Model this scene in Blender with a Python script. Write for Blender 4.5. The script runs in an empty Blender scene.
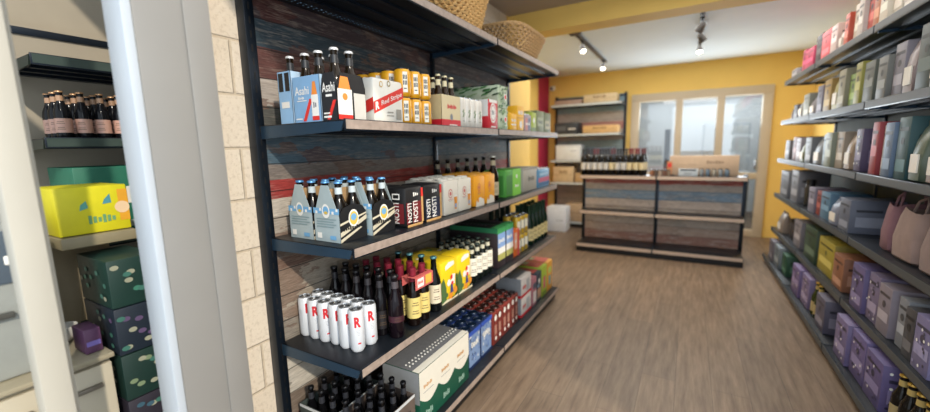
import bpy, bmesh, math, random
from mathutils import Vector, Matrix
C = bpy.context.scene.collection
S = bpy.context.scene
R_ = random.Random(7)
PI = math.pi

# ---------------------------------------------------------------- camera, world, sun, exposure
def unit(v): return v / v.length
FPX, CX, CY = 392.0, 465.0, 206.0
def ray(x, y): return Vector((x - CX, -(y - CY), -FPX))
AY = unit(ray(690, 142))                 # direction of the aisle as the lens sees it
AX = -ray(-229, 163); AX = unit(AX - AX.dot(AY) * AY)
AZ = AX.cross(AY)
EYE = 1.385
cd = bpy.data.cameras.new('camera'); cam = bpy.data.objects.new('camera', cd); C.objects.link(cam)
cam.matrix_world = Matrix((AX, AY, AZ)).to_4x4()
cam.location = (0, 0, EYE)
cd.sensor_width = 36; cd.lens = 36 * FPX / 930; cd.clip_start = 0.02
cd.dof.use_dof = True; cd.dof.focus_distance = 1.55; cd.dof.aperture_fstop = 1.0
S.camera = cam
S.view_settings.view_transform = 'Standard'; S.view_settings.look = 'None'
S.view_settings.gamma = 1; S.view_settings.use_curve_mapping = False
S.view_settings.exposure = 0.0

w = bpy.data.worlds.new('daylight'); S.world = w; w.use_nodes = True
bg = w.node_tree.nodes['Background']; bg.inputs[0].default_value = (0.80, 0.90, 1.0, 1); bg.inputs[1].default_value = 1.5

def lamp(name, kind, loc, energy, col=(1, 1, 1), rot=None, aim=None, **kw):
    l = bpy.data.lights.new(name, kind); l.energy = energy; l.color = col
    o = bpy.data.objects.new(name, l); C.objects.link(o); o.location = loc
    if aim is not None: o.rotation_euler = Vector(aim).to_track_quat('-Z', 'Y').to_euler()
    for k, v in kw.items(): setattr(l, k, v)
    return o
lamp('sun', 'SUN', (2, -3, 4), 2.9, (1.0, 0.90, 0.76), aim=(-1.0, 0.52, -0.66), angle=0.03)
lamp('ceiling_fill_front', 'AREA', (0.0, 1.9, 2.50), 24, (1.0, 0.97, 0.93), aim=(0, 0, -1), shape='RECTANGLE', size=1.4, size_y=2.4)  # added fill panel under the ceiling, no opening there
lamp('ceiling_fill_middle', 'AREA', (-0.3, 4.9, 2.50), 62, (1.0, 0.97, 0.93), aim=(0, 0, -1), shape='RECTANGLE', size=2.6, size_y=2.4)  # another added fill, brightens the counter and back wall
lamp('shop_window_daylight', 'AREA', (0.3, -0.25, 1.7), 14, (0.88, 0.95, 1.0), aim=(0.0, 1, -0.35), shape='RECTANGLE', size=1.6, size_y=1.6)
lamp('glazing_daylight', 'AREA', (0.05, 6.85, 1.5), 34, (0.86, 0.94, 1.0), aim=(0, -1, 0.35), shape='RECTANGLE', size=1.6, size_y=1.0)
lamp('back_room_fill', 'AREA', (0.3, 8.2, 2.3), 60, (0.95, 0.98, 1.0), aim=(0, 0, -1), shape='RECTANGLE', size=2.6, size_y=2.0)  # added overhead panel standing in for daylight, no window built here

# ---------------------------------------------------------------- materials
def lin(c):
    if isinstance(c, str):
        c = c.lstrip('#'); c = [int(c[i:i + 2], 16) / 255 for i in (0, 2, 4)]
    return tuple(((x + .055) / 1.055) ** 2.4 if x > .04045 else x / 12.92 for x in c) + (1,)
MC = {}
def mat(col, rough=.5, metal=0.0, var=.06, scale=25, emit=0, spec=.5, bump=0):
    key = (col, rough, metal, var, scale, emit, spec, bump)
    if key in MC: return MC[key]
    m = bpy.data.materials.new('mat_%d' % len(MC)); m.use_nodes = True
    n = m.node_tree.nodes; l = m.node_tree.links; b = n['Principled BSDF']
    c = lin(col)
    t = n.new('ShaderNodeTexCoord'); nz = n.new('ShaderNodeTexNoise'); nz.inputs['Scale'].default_value = scale; nz.inputs['Detail'].default_value = 4
    l.new(t.outputs['Object'], nz.inputs['Vector'])
    mr = n.new('ShaderNodeMapRange'); mr.inputs['To Min'].default_value = 1 - var * 2; mr.inputs['To Max'].default_value = 1 + var * 2
    l.new(nz.outputs['Fac'], mr.inputs['Value'])
    mx = n.new('ShaderNodeMix'); mx.data_type = 'RGBA'; mx.blend_type = 'MULTIPLY'; mx.inputs[0].default_value = 1
    mx.inputs[6].default_value = c; l.new(mr.outputs[0], mx.inputs[7]); l.new(mx.outputs[2], b.inputs['Base Color'])
    b.inputs['Roughness'].default_value = rough; b.inputs['Metallic'].default_value = metal
    b.inputs['Specular IOR Level'].default_value = spec
    if emit:
        b.inputs['Emission Color'].default_value = c; b.inputs['Emission Strength'].default_value = emit
    if bump:
        bp = n.new('ShaderNodeBump'); bp.inputs['Strength'].default_value = bump; bp.inputs['Distance'].default_value = .004
        l.new(nz.outputs['Fac'], bp.inputs['Height']); l.new(bp.outputs[0], b.inputs['Normal'])
    MC[key] = m; return m
def ramp(n, stops, const=True):
    r = n.new('ShaderNodeValToRGB'); cr = r.color_ramp; cr.interpolation = 'CONSTANT' if const else 'LINEAR'
    while len(cr.elements) < len(stops): cr.elements.new(.5)
    for e, (p, c) in zip(cr.elements, stops): e.position = p; e.color = lin(c)
    return r
def math_(n, l, op, a, b=None):
    m = n.new('ShaderNodeMath'); m.operation = op
    for i, v in enumerate((a, b)):
        if v is None: continue
        if isinstance(v, (int, float)): m.inputs[i].default_value = v
        else: l.new(v, m.inputs[i])
    return m.outputs[0]
def mixc(n, l, f, a, b, mode='MIX'):
    m = n.new('ShaderNodeMix'); m.data_type = 'RGBA'; m.blend_type = mode
    for i, v in ((0, f), (6, a), (7, b)):
        if isinstance(v, (int, float)): m.inputs[i].default_value = v
        elif isinstance(v, (tuple, str)): m.inputs[i].default_value = lin(v) if isinstance(v, str) else v
        else: l.new(v, m.inputs[i])
    return m.outputs[2]
def noise(n, l, vec, scale, detail=4, rough=.55):
    z = n.new('ShaderNodeTexNoise'); z.inputs['Scale'].default_value = scale; z.inputs['Detail'].default_value = detail
    z.inputs['Roughness'].default_value = rough; l.new(vec, z.inputs['Vector']); return z.outputs['Fac']
def vmul(n, l, vec, s):
    v = n.new('ShaderNodeVectorMath'); v.operation = 'MULTIPLY'; l.new(vec, v.inputs[0]); v.inputs[1].default_value = s; return v.outputs[0]

def reclaimed(name, stops, zmax, along, worn='#9a8d80', wear=.5, patch=.65):
    """old painted boards: one colour per board by height, paint worn through along the grain"""
    m = bpy.data.materials.new(name); m.use_nodes = True; n = m.node_tree.nodes; l = m.node_tree.links; b = n['Principled BSDF']
    g = n.new('ShaderNodeNewGeometry'); sp = n.new('ShaderNodeSeparateXYZ'); l.new(g.outputs['Position'], sp.inputs[0])
    z = sp.outputs[2]
    st = (1, 1, 9) if along == 'b' else ((1, .9, 9) if along == 'y' else (.9, 1, 9))
    v = vmul(n, l, g.outputs['Position'], st)
    big = noise(n, l, vmul(n, l, g.outputs['Position'], (1.2, 1.2, .4)), 1.6, 3)
    zj = math_(n, l, 'ADD', z, math_(n, l, 'MULTIPLY', math_(n, l, 'SUBTRACT', noise(n, l, v, 3), .5), .03))
    r = ramp(n, [(p / zmax, c) for p, c in stops]); l.new(math_(n, l, 'DIVIDE', zj, zmax), r.inputs[0])
    # large patches where another paint colour covers the board
    r2 = ramp(n, [(0, '#2f3a40'), (.42, '#5a2f28'), (.52, '#7a5a48'), (.62, '#2f525a')], False); l.new(big, r2.inputs[0])
    f0 = math_(n, l, 'GREATER_THAN', noise(n, l, vmul(n, l, g.outputs['Position'], (1, 1, 3)), 3.3, 5), .56)
    c = mixc(n, l, math_(n, l, 'MULTIPLY', f0, patch), r.outputs[0], r2.outputs[0])
    wr = n.new('ShaderNodeMapRange'); wr.inputs['From Min'].default_value = .50; wr.inputs['From Max'].default_value = .66
    l.new(noise(n, l, v, 5.5, 8, .7), wr.inputs[0])
    c = mixc(n, l, math_(n, l, 'MULTIPLY', wr.outputs[0], wear), c, worn)
    fine = ramp(n, [(.25, '#8a8a8a'), (.6, '#ffffff')], False); l.new(noise(n, l, v, 22, 6, .7), fine.inputs[0])
    c = mixc(n, l, .8, c, fine.outputs[0], 'MULTIPLY')
    fr = math_(n, l, 'FRACT', math_(n, l, 'MULTIPLY', z, 9.0))
    gap = math_(n, l, 'LESS_THAN', fr, .045)
    c = mixc(n, l, math_(n, l, 'MULTIPLY', gap, .75), c, '#1c1816')
    l.new(c, b.inputs['Base Color']); b.inputs['Roughness'].default_value = .55
    bp = n.new('ShaderNodeBump'); bp.inputs['Strength'].default_value = .35; bp.inputs['Distance'].default_value = .003
    l.new(noise(n, l, v, 22, 6, .7), bp.inputs['Height']); l.new(bp.outputs[0], b.inputs['Normal'])
    return m
BOARDS_L = reclaimed('boards_left', [(0, '#6b4a42'), (.23, '#7c6d60'), (.33, '#c8c0b2'), (.55, '#8e8579'), (.67, '#a89c8c'), (.89, '#6e6259'),
    (1.02, '#b3a798'), (1.11, '#cabfb0'), (1.19, '#a23c38'), (1.27, '#7d736c'), (1.33, '#4e6573'), (1.45, '#5b5a55'), (1.56, '#b5aaa0'), (1.665, '#5f3a36'), (1.78, '#31424c'), (1.89, '#3e2f33')], 2.2, 'y', patch=.62)  # pale boards just above the third shelf lightened to suggest the sun patch
BOARDS_C = reclaimed('boards_counter', [(0, '#a87f74'), (.22, '#c4aea0'), (.33, '#d8ccc0'), (.45, '#b9aca2'), (.56, '#dccfc6'), (.66, '#93b2cf'), (.78, '#d2cac4'), (.86, '#cf6258'), (.93, '#cbc2ba')], 2.2, 'x', worn='#d9d1c9', wear=.75, patch=.22)
BOARDS_B = reclaimed('boards_back', [(0, '#a89c90'), (.8, '#b8aea4'), (1.2, '#a5bcc4'), (1.45, '#bdb4aa'), (1.62, '#bd867c'), (1.75, '#c2bab2'), (1.9, '#93b2bf')], 2.2, 'x', wear=.35, patch=.12)

def floor_mat():
    m = bpy.data.materials.new('vinyl_planks'); m.use_nodes = True; n = m.node_tree.nodes; l = m.node_tree.links; b = n['Principled BSDF']
    g = n.new('ShaderNodeNewGeometry'); sp = n.new('ShaderNodeSeparateXYZ'); l.new(g.outputs['Position'], sp.inputs[0])
    cb = n.new('ShaderNodeCombineXYZ'); l.new(sp.outputs[1], cb.inputs[0]); l.new(sp.outputs[0], cb.inputs[1])
    br = n.new('ShaderNodeTexBrick'); l.new(cb.outputs[0], br.inputs['Vector'])
    br.inputs['Scale'].default_value = 1; br.inputs['Brick Width'].default_value = 1.22; br.inputs['Row Height'].default_value = .18
    br.inputs['Mortar Size'].default_value = .0016; br.offset = .37
    br.inputs['Color1'].default_value = lin('#87735f'); br.inputs['Color2'].default_value = lin('#7b6a59'); br.inputs['Mortar'].default_value = lin('#5f5246')
    v = vmul(n, l, g.outputs['Position'], (14, 1.3, 1))
    gr = ramp(n, [(.3, '#a59c95'), (.68, '#ffffff')], False); l.new(noise(n, l, v, 2.2, 8, .68), gr.inputs[0])
    c = mixc(n, l, .9, br.outputs[0], gr.outputs[0], 'MULTIPLY')
    l.new(c, b.inputs['Base Color']); b.inputs['Roughness'].default_value = .48; b.inputs['Specular IOR Level'].default_value = .35
    return m
def block_mat():
    m = bpy.data.materials.new('painted_blocks'); m.use_nodes = True; n = m.node_tree.nodes; l = m.node_tree.links; b = n['Principled BSDF']
    g = n.new('ShaderNodeNewGeometry'); sp = n.new('ShaderNodeSeparateXYZ'); l.new(g.outputs['Position'], sp.inputs[0])
    cb = n.new('ShaderNodeCombineXYZ'); l.new(math_(n, l, 'ADD', sp.outputs[1], sp.outputs[0]), cb.inputs[0]); l.new(sp.outputs[2], cb.inputs[1])
    br = n.new('ShaderNodeTexBrick'); l.new(cb.outputs[0], br.inputs['Vector'])
    br.inputs['Scale'].default_value = 1; br.inputs['Brick Width'].default_value = .40; br.inputs['Row Height'].default_value = .20
    br.inputs['Mortar Size'].default_value = .007; br.inputs['Mortar Smooth'].default_value = .6
    br.inputs['Color1'].default_value = lin('#e2d6c4'); br.inputs['Color2'].default_value = lin('#dccfbc'); br.inputs['Mortar'].default_value = lin('#cbbca6')
    nz = noise(n, l, g.outputs['Position'], 60, 6, .7)
    rr = ramp(n, [(.25, '#d2cbc2'), (.5, '#ffffff')], False); l.new(nz, rr.inputs[0])
    l.new(mixc(n, l, .8, br.outputs[0], rr.outputs[0], 'MULTIPLY'), b.inputs['Base Color']); b.inputs['Roughness'].default_value = .85
    bp = n.new('ShaderNodeBump'); bp.inputs['Strength'].default_value = .7; bp.inputs['Distance'].default_value = .006
    h = math_(n, l, 'SUBTRACT', math_(n, l, 'MULTIPLY', nz, .8), math_(n, l, 'MULTIPLY', br.outputs['Fac'], 1.0)); l.new(h, bp.inputs['Height']); l.new(bp.outputs[0], b.inputs['Normal'])
    return m
def glass_mat(tint='#e9ebec'):
    m = bpy.data.materials.new('pane_glass'); m.use_nodes = True; n = m.node_tree.nodes; l = m.node_tree.links
    for x in list(n):
        if x.type == 'BSDF_PRINCIPLED': n.remove(x)
    tr = n.new('ShaderNodeBsdfTransparent'); tr.inputs[0].default_value = lin(tint); gl = n.new('ShaderNodeBsdfGlossy'); gl.inputs['Roughness'].default_value = .02
    mx = n.new('ShaderNodeMixShader'); mx.inputs[0].default_value = .12; l.new(tr.outputs[0], mx.inputs[1]); l.new(gl.outputs[0], mx.inputs[2])
    l.new(mx.outputs[0], n['Material Output'].inputs[0]); return m

FLOOR = floor_mat(); BLOCK = block_mat(); GLASS = glass_mat()
YEL = mat('#eac56a', .7, var=.03, scale=4); RED = mat('#b72a4c', .7, var=.03, scale=4)
CEIL_SHADED = mat('#b3a699', .8, var=.03, scale=3); CEIL_B = mat('#dfe9ee', .8, var=.02, scale=3)  # front ceiling's taupe has the shade it lies in put into the colour
POST_SHADED = mat('#868480', .42, var=.03, scale=6); STRIP_SKYLIT = mat('#b4bcc4', .35, var=.03, scale=6)  # jamb side's shade and front strip's sky light put into the colours
CREAM = mat('#bdae96', .55, var=.03, scale=6); CREAMW = mat('#b5b0a3', .5, var=.03, scale=6)
STEEL = mat('#1a232e', .33, .55, .08, 12); STEEL2 = mat('#191e25', .34, .4, .06, 12); BLUESTEEL = mat('#30495f', .35, .45, .08, 12)
BLACK = mat('#0e0f12', .5); DKWOOD = mat('#33241f', .45, var=.2, scale=9); TICKET = mat('#9c8c81', .5, var=.22, scale=40)
KRAFT = mat('#b08d63', .7, var=.06); WHITE = mat('#e8e6e0', .5, var=.02); SILVER = mat('#b9bcc0', .25, .85, .04); CHROME = mat('#c9ccd0', .15, .9, .02)
GOLD = mat('#c9a24a', .3, .7)

# ---------------------------------------------------------------- mesh builder
TXT = {}
def text_mesh(s):
    if s in TXT: return TXT[s]
    cu = bpy.data.curves.new('lettering', 'FONT'); cu.body = s; cu.size = 1; cu.resolution_u = 3; cu.offset = .05 if s == 'R' else .014
    o = bpy.data.objects.new('lettering', cu); C.objects.link(o)
    me = bpy.data.meshes.new_from_object(o.evaluated_get(bpy.context.evaluated_depsgraph_get()))
    vs = [v.co.copy() for v in me.vertices]; fs = [tuple(p.vertices) for p in me.polygons]
    bpy.data.objects.remove(o); bpy.data.curves.remove(cu); bpy.data.meshes.remove(me)
    x0 = min(v.x for v in vs); x1 = max(v.x for v in vs); y0 = min(v.y for v in vs); y1 = max(v.y for v in vs)
    vs = [((v.x - x0) / (x1 - x0), (v.y - y0) / (y1 - y0)) for v in vs]
    TXT[s] = (vs, fs, (x1 - x0) / (y1 - y0)); return TXT[s]

class MB:
    def __init__(s, T=None): s.v = []; s.f = []; s.m = []; s.ms = []; s.sm = []; s.T = T
    def mi(s, m):
        if m not in s.ms: s.ms.append(m)
        return s.ms.index(m)
    def add(s, vs, fs, m, smooth=False):
        b = len(s.v); i = s.mi(m); s.v += [tuple(v) for v in vs]
        for f in fs: s.f.append(tuple(b + k for k in f)); s.m.append(i); s.sm.append(smooth)
    def box(s, a, b, m, bev=0):
        if s.T: a, b = s.T(*a), s.T(*b)
        lo = [min(p, q) for p, q in zip(a, b)]; hi = [max(p, q) for p, q in zip(a, b)]
        if not bev:
            vs = [(x, y, z) for x in (lo[0], hi[0]) for y in (lo[1], hi[1]) for z in (lo[2], hi[2])]
            s.add(vs, [(0, 1, 3, 2), (4, 6, 7, 5), (0, 4, 5, 1), (2, 3, 7, 6), (0, 2, 6, 4), (1, 5, 7, 3)], m)
            return
        bm = bmesh.new(); bmesh.ops.create_cube(bm, size=1)
        for v in bm.verts: v.co = Vector([lo[i] + (v.co[i] + .5) * (hi[i] - lo[i]) for i in range(3)])
        bmesh.ops.bevel(bm, geom=bm.edges[:], offset=bev, segments=2, affect='EDGES', profile=.5)
        bm.verts.index_update()
        s.add([v.co for v in bm.verts], [[v.index for v in f.verts] for f in bm.faces], m); bm.free()
    def lathe(s, prof, c, m, seg=20, cap=True, a0=0, sx=1, sy=1):
        vs = []; fs = []; n = len(prof)
        for r, z in prof:
            for k in range(seg):
                a = 2 * PI * k / seg + a0; vs.append((c[0] + r * sx * math.cos(a), c[1] + r * sy * math.sin(a), c[2] + z))
        for i in range(n - 1):
            for k in range(seg): fs.append((i * seg + k, i * seg + (k + 1) % seg, (i + 1) * seg + (k + 1) % seg, (i + 1) * seg + k))
        s.add(vs, fs, m, True)
        if cap: s.add(vs[:seg], [tuple(range(seg))[::-1]], m); s.add(vs[-seg:], [tuple(range(seg))], m)
    def tube(s, pts, r, m, seg=6, closed=False):
        pts = [Vector(p) for p in pts]; n = len(pts); vs = []; fs = []
        for i, p in enumerate(pts):
            if closed: t = pts[(i + 1) % n] - pts[i - 1]
            else: t = pts[min(i + 1, n - 1)] - pts[max(i - 1, 0)]
            t.normalize(); a = t.cross(Vector((0, 0, 1)))
            if a.length < .05: a = t.cross(Vector((1, 0, 0)))
            a.normalize(); b = t.cross(a)
            for k in range(seg): q = 2 * PI * k / seg; vs.append(p + a * r * math.cos(q) + b * r * math.sin(q))
        for i in range(n if closed else n - 1):
            j = (i + 1) % n
            for k in range(seg): fs.append((i * seg + k, i * seg + (k + 1) % seg, j * seg + (k + 1) % seg, j * seg + k))
        s.add(vs, fs, m, True)
        if not closed: s.add(vs[:seg], [tuple(range(seg))[::-1]], m); s.add(vs[-seg:], [tuple(range(seg))], m)
    def poly(s, pts, m): s.add(pts, [tuple(range(len(pts)))], m)
    def prism(s, pts, d, m):
        """pts a closed outline, d the thickness vector"""
        n = len(pts); d = Vector(d); P = [Vector(p) for p in pts]; Q = [p + d for p in P]
        s.add(P + Q, [tuple(range(n))[::-1], tuple(range(n, 2 * n))] + [(i, (i + 1) % n, n + (i + 1) % n, n + i) for i in range(n)], m)
    def text(s, t, o, u, v, m, wrap=None):
        vs, fs, _ = text_mesh(t); o, u, v = Vector(o), Vector(u), Vector(v)
        s.add([o + u * a + v * b for a, b in vs], fs, m)
    def textcyl(s, t, c, r, a0, a1, z0, z1, m):
        vs, fs, _ = text_mesh(t)
        s.add([(c[0] + r * math.cos(a0 + (a1 - a0) * a), c[1] + r * math.sin(a0 + (a1 - a0) * a), z0 + (z1 - z0) * b) for a, b in vs], fs, m)
    def patch(s, c, r, a0, a1, z0, z1, m, n=8):
        vs = [(c[0] + r * math.cos(a0 + (a1 - a0) * i / n), c[1] + r * math.sin(a0 + (a1 - a0) * i / n), z) for i in range(n + 1) for z in (z0, z1)]
        s.add(vs, [(2 * i, 2 * i + 2, 2 * i + 3, 2 * i + 1) for i in range(n)], m, True)
    def build(s, name, parent=None, loc=None, off=None):
        me = bpy.data.meshes.new(name)
        v = s.v
        if off: v = [(a - off[0], b - off[1], c - off[2]) for a, b, c in v]
        me.from_pydata(v, [], s.f)
        for m in s.ms: me.materials.append(m)
        me.polygons.foreach_set('material_index', s.m); me.polygons.foreach_set('use_smooth', s.sm)
        me.update()
        try: me.set_sharp_from_angle(angle=math.radians(40))
        except Exception: pass
        o = bpy.data.objects.new(name, me); C.objects.link(o)
        if parent: o.parent = parent
        if loc: o.location = loc
        return o
def thing(name, label, cat, loc=(0, 0, 0), rz=0, group=None):
    o = bpy.data.objects.new(name, None); C.objects.link(o); o.location = loc; o.rotation_euler = (0, 0, rz); o.empty_display_size = .05
    return tag(o, label, cat, group)
def tag(o, label, cat, group=None):
    o['label'] = label; o['category'] = cat
    if group: o['group'] = group
    return o
def struct(o): o['kind'] = 'structure'; return o
def dup(root, loc, label, group=None, rz=None):
    r = root.copy(); C.objects.link(r); r.location = (loc[0], loc[1], loc[2] + (.0012 if root['category'] == 'bottle' else 0)); r['label'] = label
    if rz is not None: r.rotation_euler = (0, 0, rz)
    if group: r['group'] = group
    for ch in list(root.children):
        c = ch.copy(); C.objects.link(c); c.parent = r
        for g in list(ch.children):
            d = g.copy(); C.objects.link(d); d.parent = c
    return r
ORD = ['first', 'second', 'third', 'fourth', 'fifth', 'sixth', 'seventh', 'eighth', 'ninth', 'tenth', 'eleventh', 'twelfth']

# ---------------------------------------------------------------- the room
def sbox(name, a, b, m):
    mb = MB(); mb.box(a, b, m); return struct(mb.build(name))
sbox('floor', (-3.2, -.6, -.06), (2.6, 9.6, 0), FLOOR)
sbox('wall_left', (-1.62, .64, 0), (-1.50, 3.46, 2.55), BLOCK)
mb = MB(); mb.box((-1.62, 3.46, 0), (-1.50, 4.07, 2.55), YEL); mb.box((-2.32, 3.97, 0), (-1.62, 4.07, 2.55), YEL); mb.box((-2.32, 4.07, 0), (-2.2, 6.35, 2.55), YEL); struct(mb.build('wall_left_yellow'))
sbox('wall_left_crimson', (-2.32, 6.35, 0), (-2.2, 6.92, 2.55), RED)
mb = MB(); mb.box((-2.32, 6.92, 0), (-.84, 7.04, 2.55), YEL); mb.box((.965, 6.92, 0), (1.5, 7.04, 2.55), YEL); mb.box((-.84, 6.92, 2.13), (.965, 7.04, 2.55), YEL); struct(mb.build('wall_back'))
sbox('wall_right', (1.40, 1.2, 0), (1.52, 6.92, 2.55), YEL)
sbox('ceiling', (-2.32, .42, 2.55), (1.52, 3.6, 2.62), CEIL_SHADED)
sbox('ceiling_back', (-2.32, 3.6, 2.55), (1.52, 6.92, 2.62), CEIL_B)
sbox('trim_1', (-1.50, 3.5, 2.375), (1.40, 3.72, 2.55), YEL)          # the yellow beam
# glazed partition at the back
mb = MB()
Yf = 6.90
for x0, x1 in ((-.84, -.72), (-.215, -.12), (.315, .41), (.85, .965)): mb.box((x0, Yf - .03, 0), (x1, Yf + .10, 2.04), CREAM, .006)
mb.box((-.84, Yf - .035, 2.02), (.965, Yf + .10, 2.14), CREAM, .006)
mb.box((-.84, Yf - .02, .84), (.965, Yf + .08, .93), CREAM, .005); mb.box((-.84, Yf - .02, 0), (.965, Yf + .08, .1), CREAM, .005)
fr = struct(mb.build('window_1'))
mb = MB()
for x0, x1 in ((-.72, -.215), (-.12, .315), (.41, .85)): mb.box((x0, Yf + .03, .93), (x1, Yf + .036, 2.02), GLASS); mb.box((x0, Yf + .03, .1), (x1, Yf + .036, .84), GLASS)
mb.build('pane', fr)
mb = MB(); mb.box((.80, Yf - .06, .98), (.83, Yf - .03, 1.12), CHROME, .004); mb.build('door_handle', fr)
# the room behind the glass
BW = mat('#d3d8db', .7, var=.02, scale=3)
mb = MB(); mb.box((-2.0, 9.4, 0), (2.5, 9.5, 2.6), BW); mb.box((-2.1, 7.04, 0), (-2.0, 9.5, 2.6), BW); mb.box((2.4, 7.04, 0), (2.5, 9.5, 2.6), BW); struct(mb.build('wall_back_room'))
sbox('ceiling_back_room', (-2.1, 7.04, 2.6), (2.5, 9.5, 2.66), BW)

# white door jamb nearest the camera
mb = MB()
mb.box((-1.24, .466, 0), (-1.15, .64, 2.55), POST_SHADED, .004)
mb.box((-1.245, .445, 0), (-1.150, .466, 2.55), STRIP_SKYLIT, .003)
mb.box((-1.15, .575, 0), (-1.144, .64, 2.55), POST_SHADED, .002)
mb.box((-1.62, .60, 0), (-1.24, .64, 2.55), POST_SHADED)
struct(mb.build('trim_2'))
# left side room seen past the jamb
LW = mat('#a79d8b', .8, var=.04, scale=8)
sbox('wall_side_room', (-2.62, -.6, 0), (-2.5, 2.2, 2.55), LW)
sbox('wall_side_room_end', (-2.5, 2.1, 0), (-1.62, 2.2, 2.55), LW)
mb = MB(); mb.box((-1.33, .235, 0), (-1.27, .287, 2.5), CREAMW, .004); mb.box((-1.33, .287, 0), (-1.30, .30, 2.5), CREAMW, .003); struct(mb.build('trim_3'))
mb = MB(); mb.box((-2.5, .02, 1.93), (-1.27, .22, 2.0), mat('#5a5d58', .5), .01); struct(mb.build('trim_4'))

# ---------------------------------------------------------------- shelving
def shelving(label, T, base, n, bay, levels, depth, height, boards, holes=True, base_depth=None, ticket=TICKET, cat='shelving', end=STEEL, thick=.022, bar=.02, lip=.036):
    base_depth = base_depth or depth
    root = thing('shelving_unit', label, cat, base)
    L = n * bay
    for k in range(n + 1):
        mb = MB(T); u = k * bay
        mb.box((u - bar, -.045, 0), (u + bar, .004, height), end, .002)
        for q in range(int(height / .05) - 1): mb.box((u - .003, .004, .06 + q * .05), (u + .003, .0046, .085 + q * .05), BLACK)
        mb.build('upright', root, off=base)
    for k in range(n):
        mb = MB(T); mb.box((k * bay + bar, -.03, levels[-1] - .05), ((k + 1) * bay - bar, -.008, height - .02), boards); mb.build('back_panel', root, off=base)
        mb = MB(T); mb.box((k * bay + bar, -.012, height - .06), ((k + 1) * bay - bar, .002, height - .03), STEEL, .002); mb.build('cross_rail', root, off=base)
    for li, z in enumerate(levels):
        d = base_depth if li == len(levels) - 1 else depth
        for k in range(n):
            a, b = k * bay + .004, (k + 1) * bay - .004
            mb = MB(T); mb.box((a, .0, z - thick), (b, d - .006, z), STEEL2, .002)
            for q in range(3): mb.box((a + .02, d * (.25 + .25 * q), z - thick - .012), (b - .02, d * (.25 + .25 * q) + .02, z - thick), STEEL)
            if holes and li == 0 and d > .3:
                for q in range(44):
                    for r in range(2): mb.box((a + .03 + q * .026, .035 + r * .018, z - thick - .0012), (a + .036 + q * .026, .041 + r * .018, z - thick - .0002), mat('#8fb6d8', .5))
            sh = mb.build('shelf', root, off=base)
            mb = MB(T); mb.box((a, d - .006, z - lip), (b, d, z + .004), STEEL, .001); mb.box((a + .005, d, z - lip + .006), (b - .005, d + .0015, z + .001), ticket); mb.build('price_rail', sh, off=base)
            for u0 in (a - .002, b - .004):
                mb = MB(); pts = [T(u0, .0, z - .052), T(u0, d - .02, z - lip), T(u0, d - .004, z - .004), T(u0, .0, z - .004)]
                e = Vector(T(u0 + .006, 0, 0)) - Vector(T(u0, 0, 0)); mb.prism(pts, e, BLUESTEEL if end is STEEL else end); mb.build('bracket', sh, off=base)
    mb = MB(T); mb.box((.0, .0, .0), (L, base_depth - .03, levels[-1] - lip - .002), BLACK)
    for q in range(int(L / .022)): mb.box((q * .022 + .006, base_depth - .03, .03), (q * .022 + .014, base_depth - .0295, .036), STEEL2)
    mb.build('plinth', root, off=base)
    return root
GZ = [2.0, 1.485, 1.04, .585, .10]
GX = -1.455
gond = shelving('dark metal shelving of beer along the left wall with old painted boards', lambda u, d, z: (GX + d, .955 + u, z), (GX, .955, 0), 2, 1.22, GZ, .455, 2.13, BOARDS_L, base_depth=.48)
RZ = [2.01, 1.59, 1.18, .79, .40, .08]
shelving('long dark shelving full of mixed goods along the right side of the aisle', lambda u, d, z: (1.33 - d, 1.96 + u, z), (1.33, 1.96, 0), 3, 1.22, RZ, .46, 2.1, mat('#414a46', .7, var=.15, scale=5), holes=False, base_depth=.52, ticket=mat('#474b4d', .5, .1), thick=.03, lip=.042)
shelving('low double bay display counter with painted board panel in front of the back partition', lambda u, d, z: (-1.24 + u, 5.50 - d, z), (-1.24, 5.50, 0), 2, .91, [.985, .52, .11], .26, 1.0, BOARDS_C, holes=False, base_depth=.41, ticket=mat('#c4b09f', .5), thick=.03, lip=.045)
shelving('tall dark shelving with wooden boxes against the yellow back wall', lambda u, d, z: (-2.05 + u, 6.88 - d, z), (-2.05, 6.88, 0), 1, 1.12, [2.03, 1.555, 1.13, .76, .10], .34, 2.2, BOARDS_B, holes=False, ticket=mat('#c9cfcf', .4))

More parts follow.
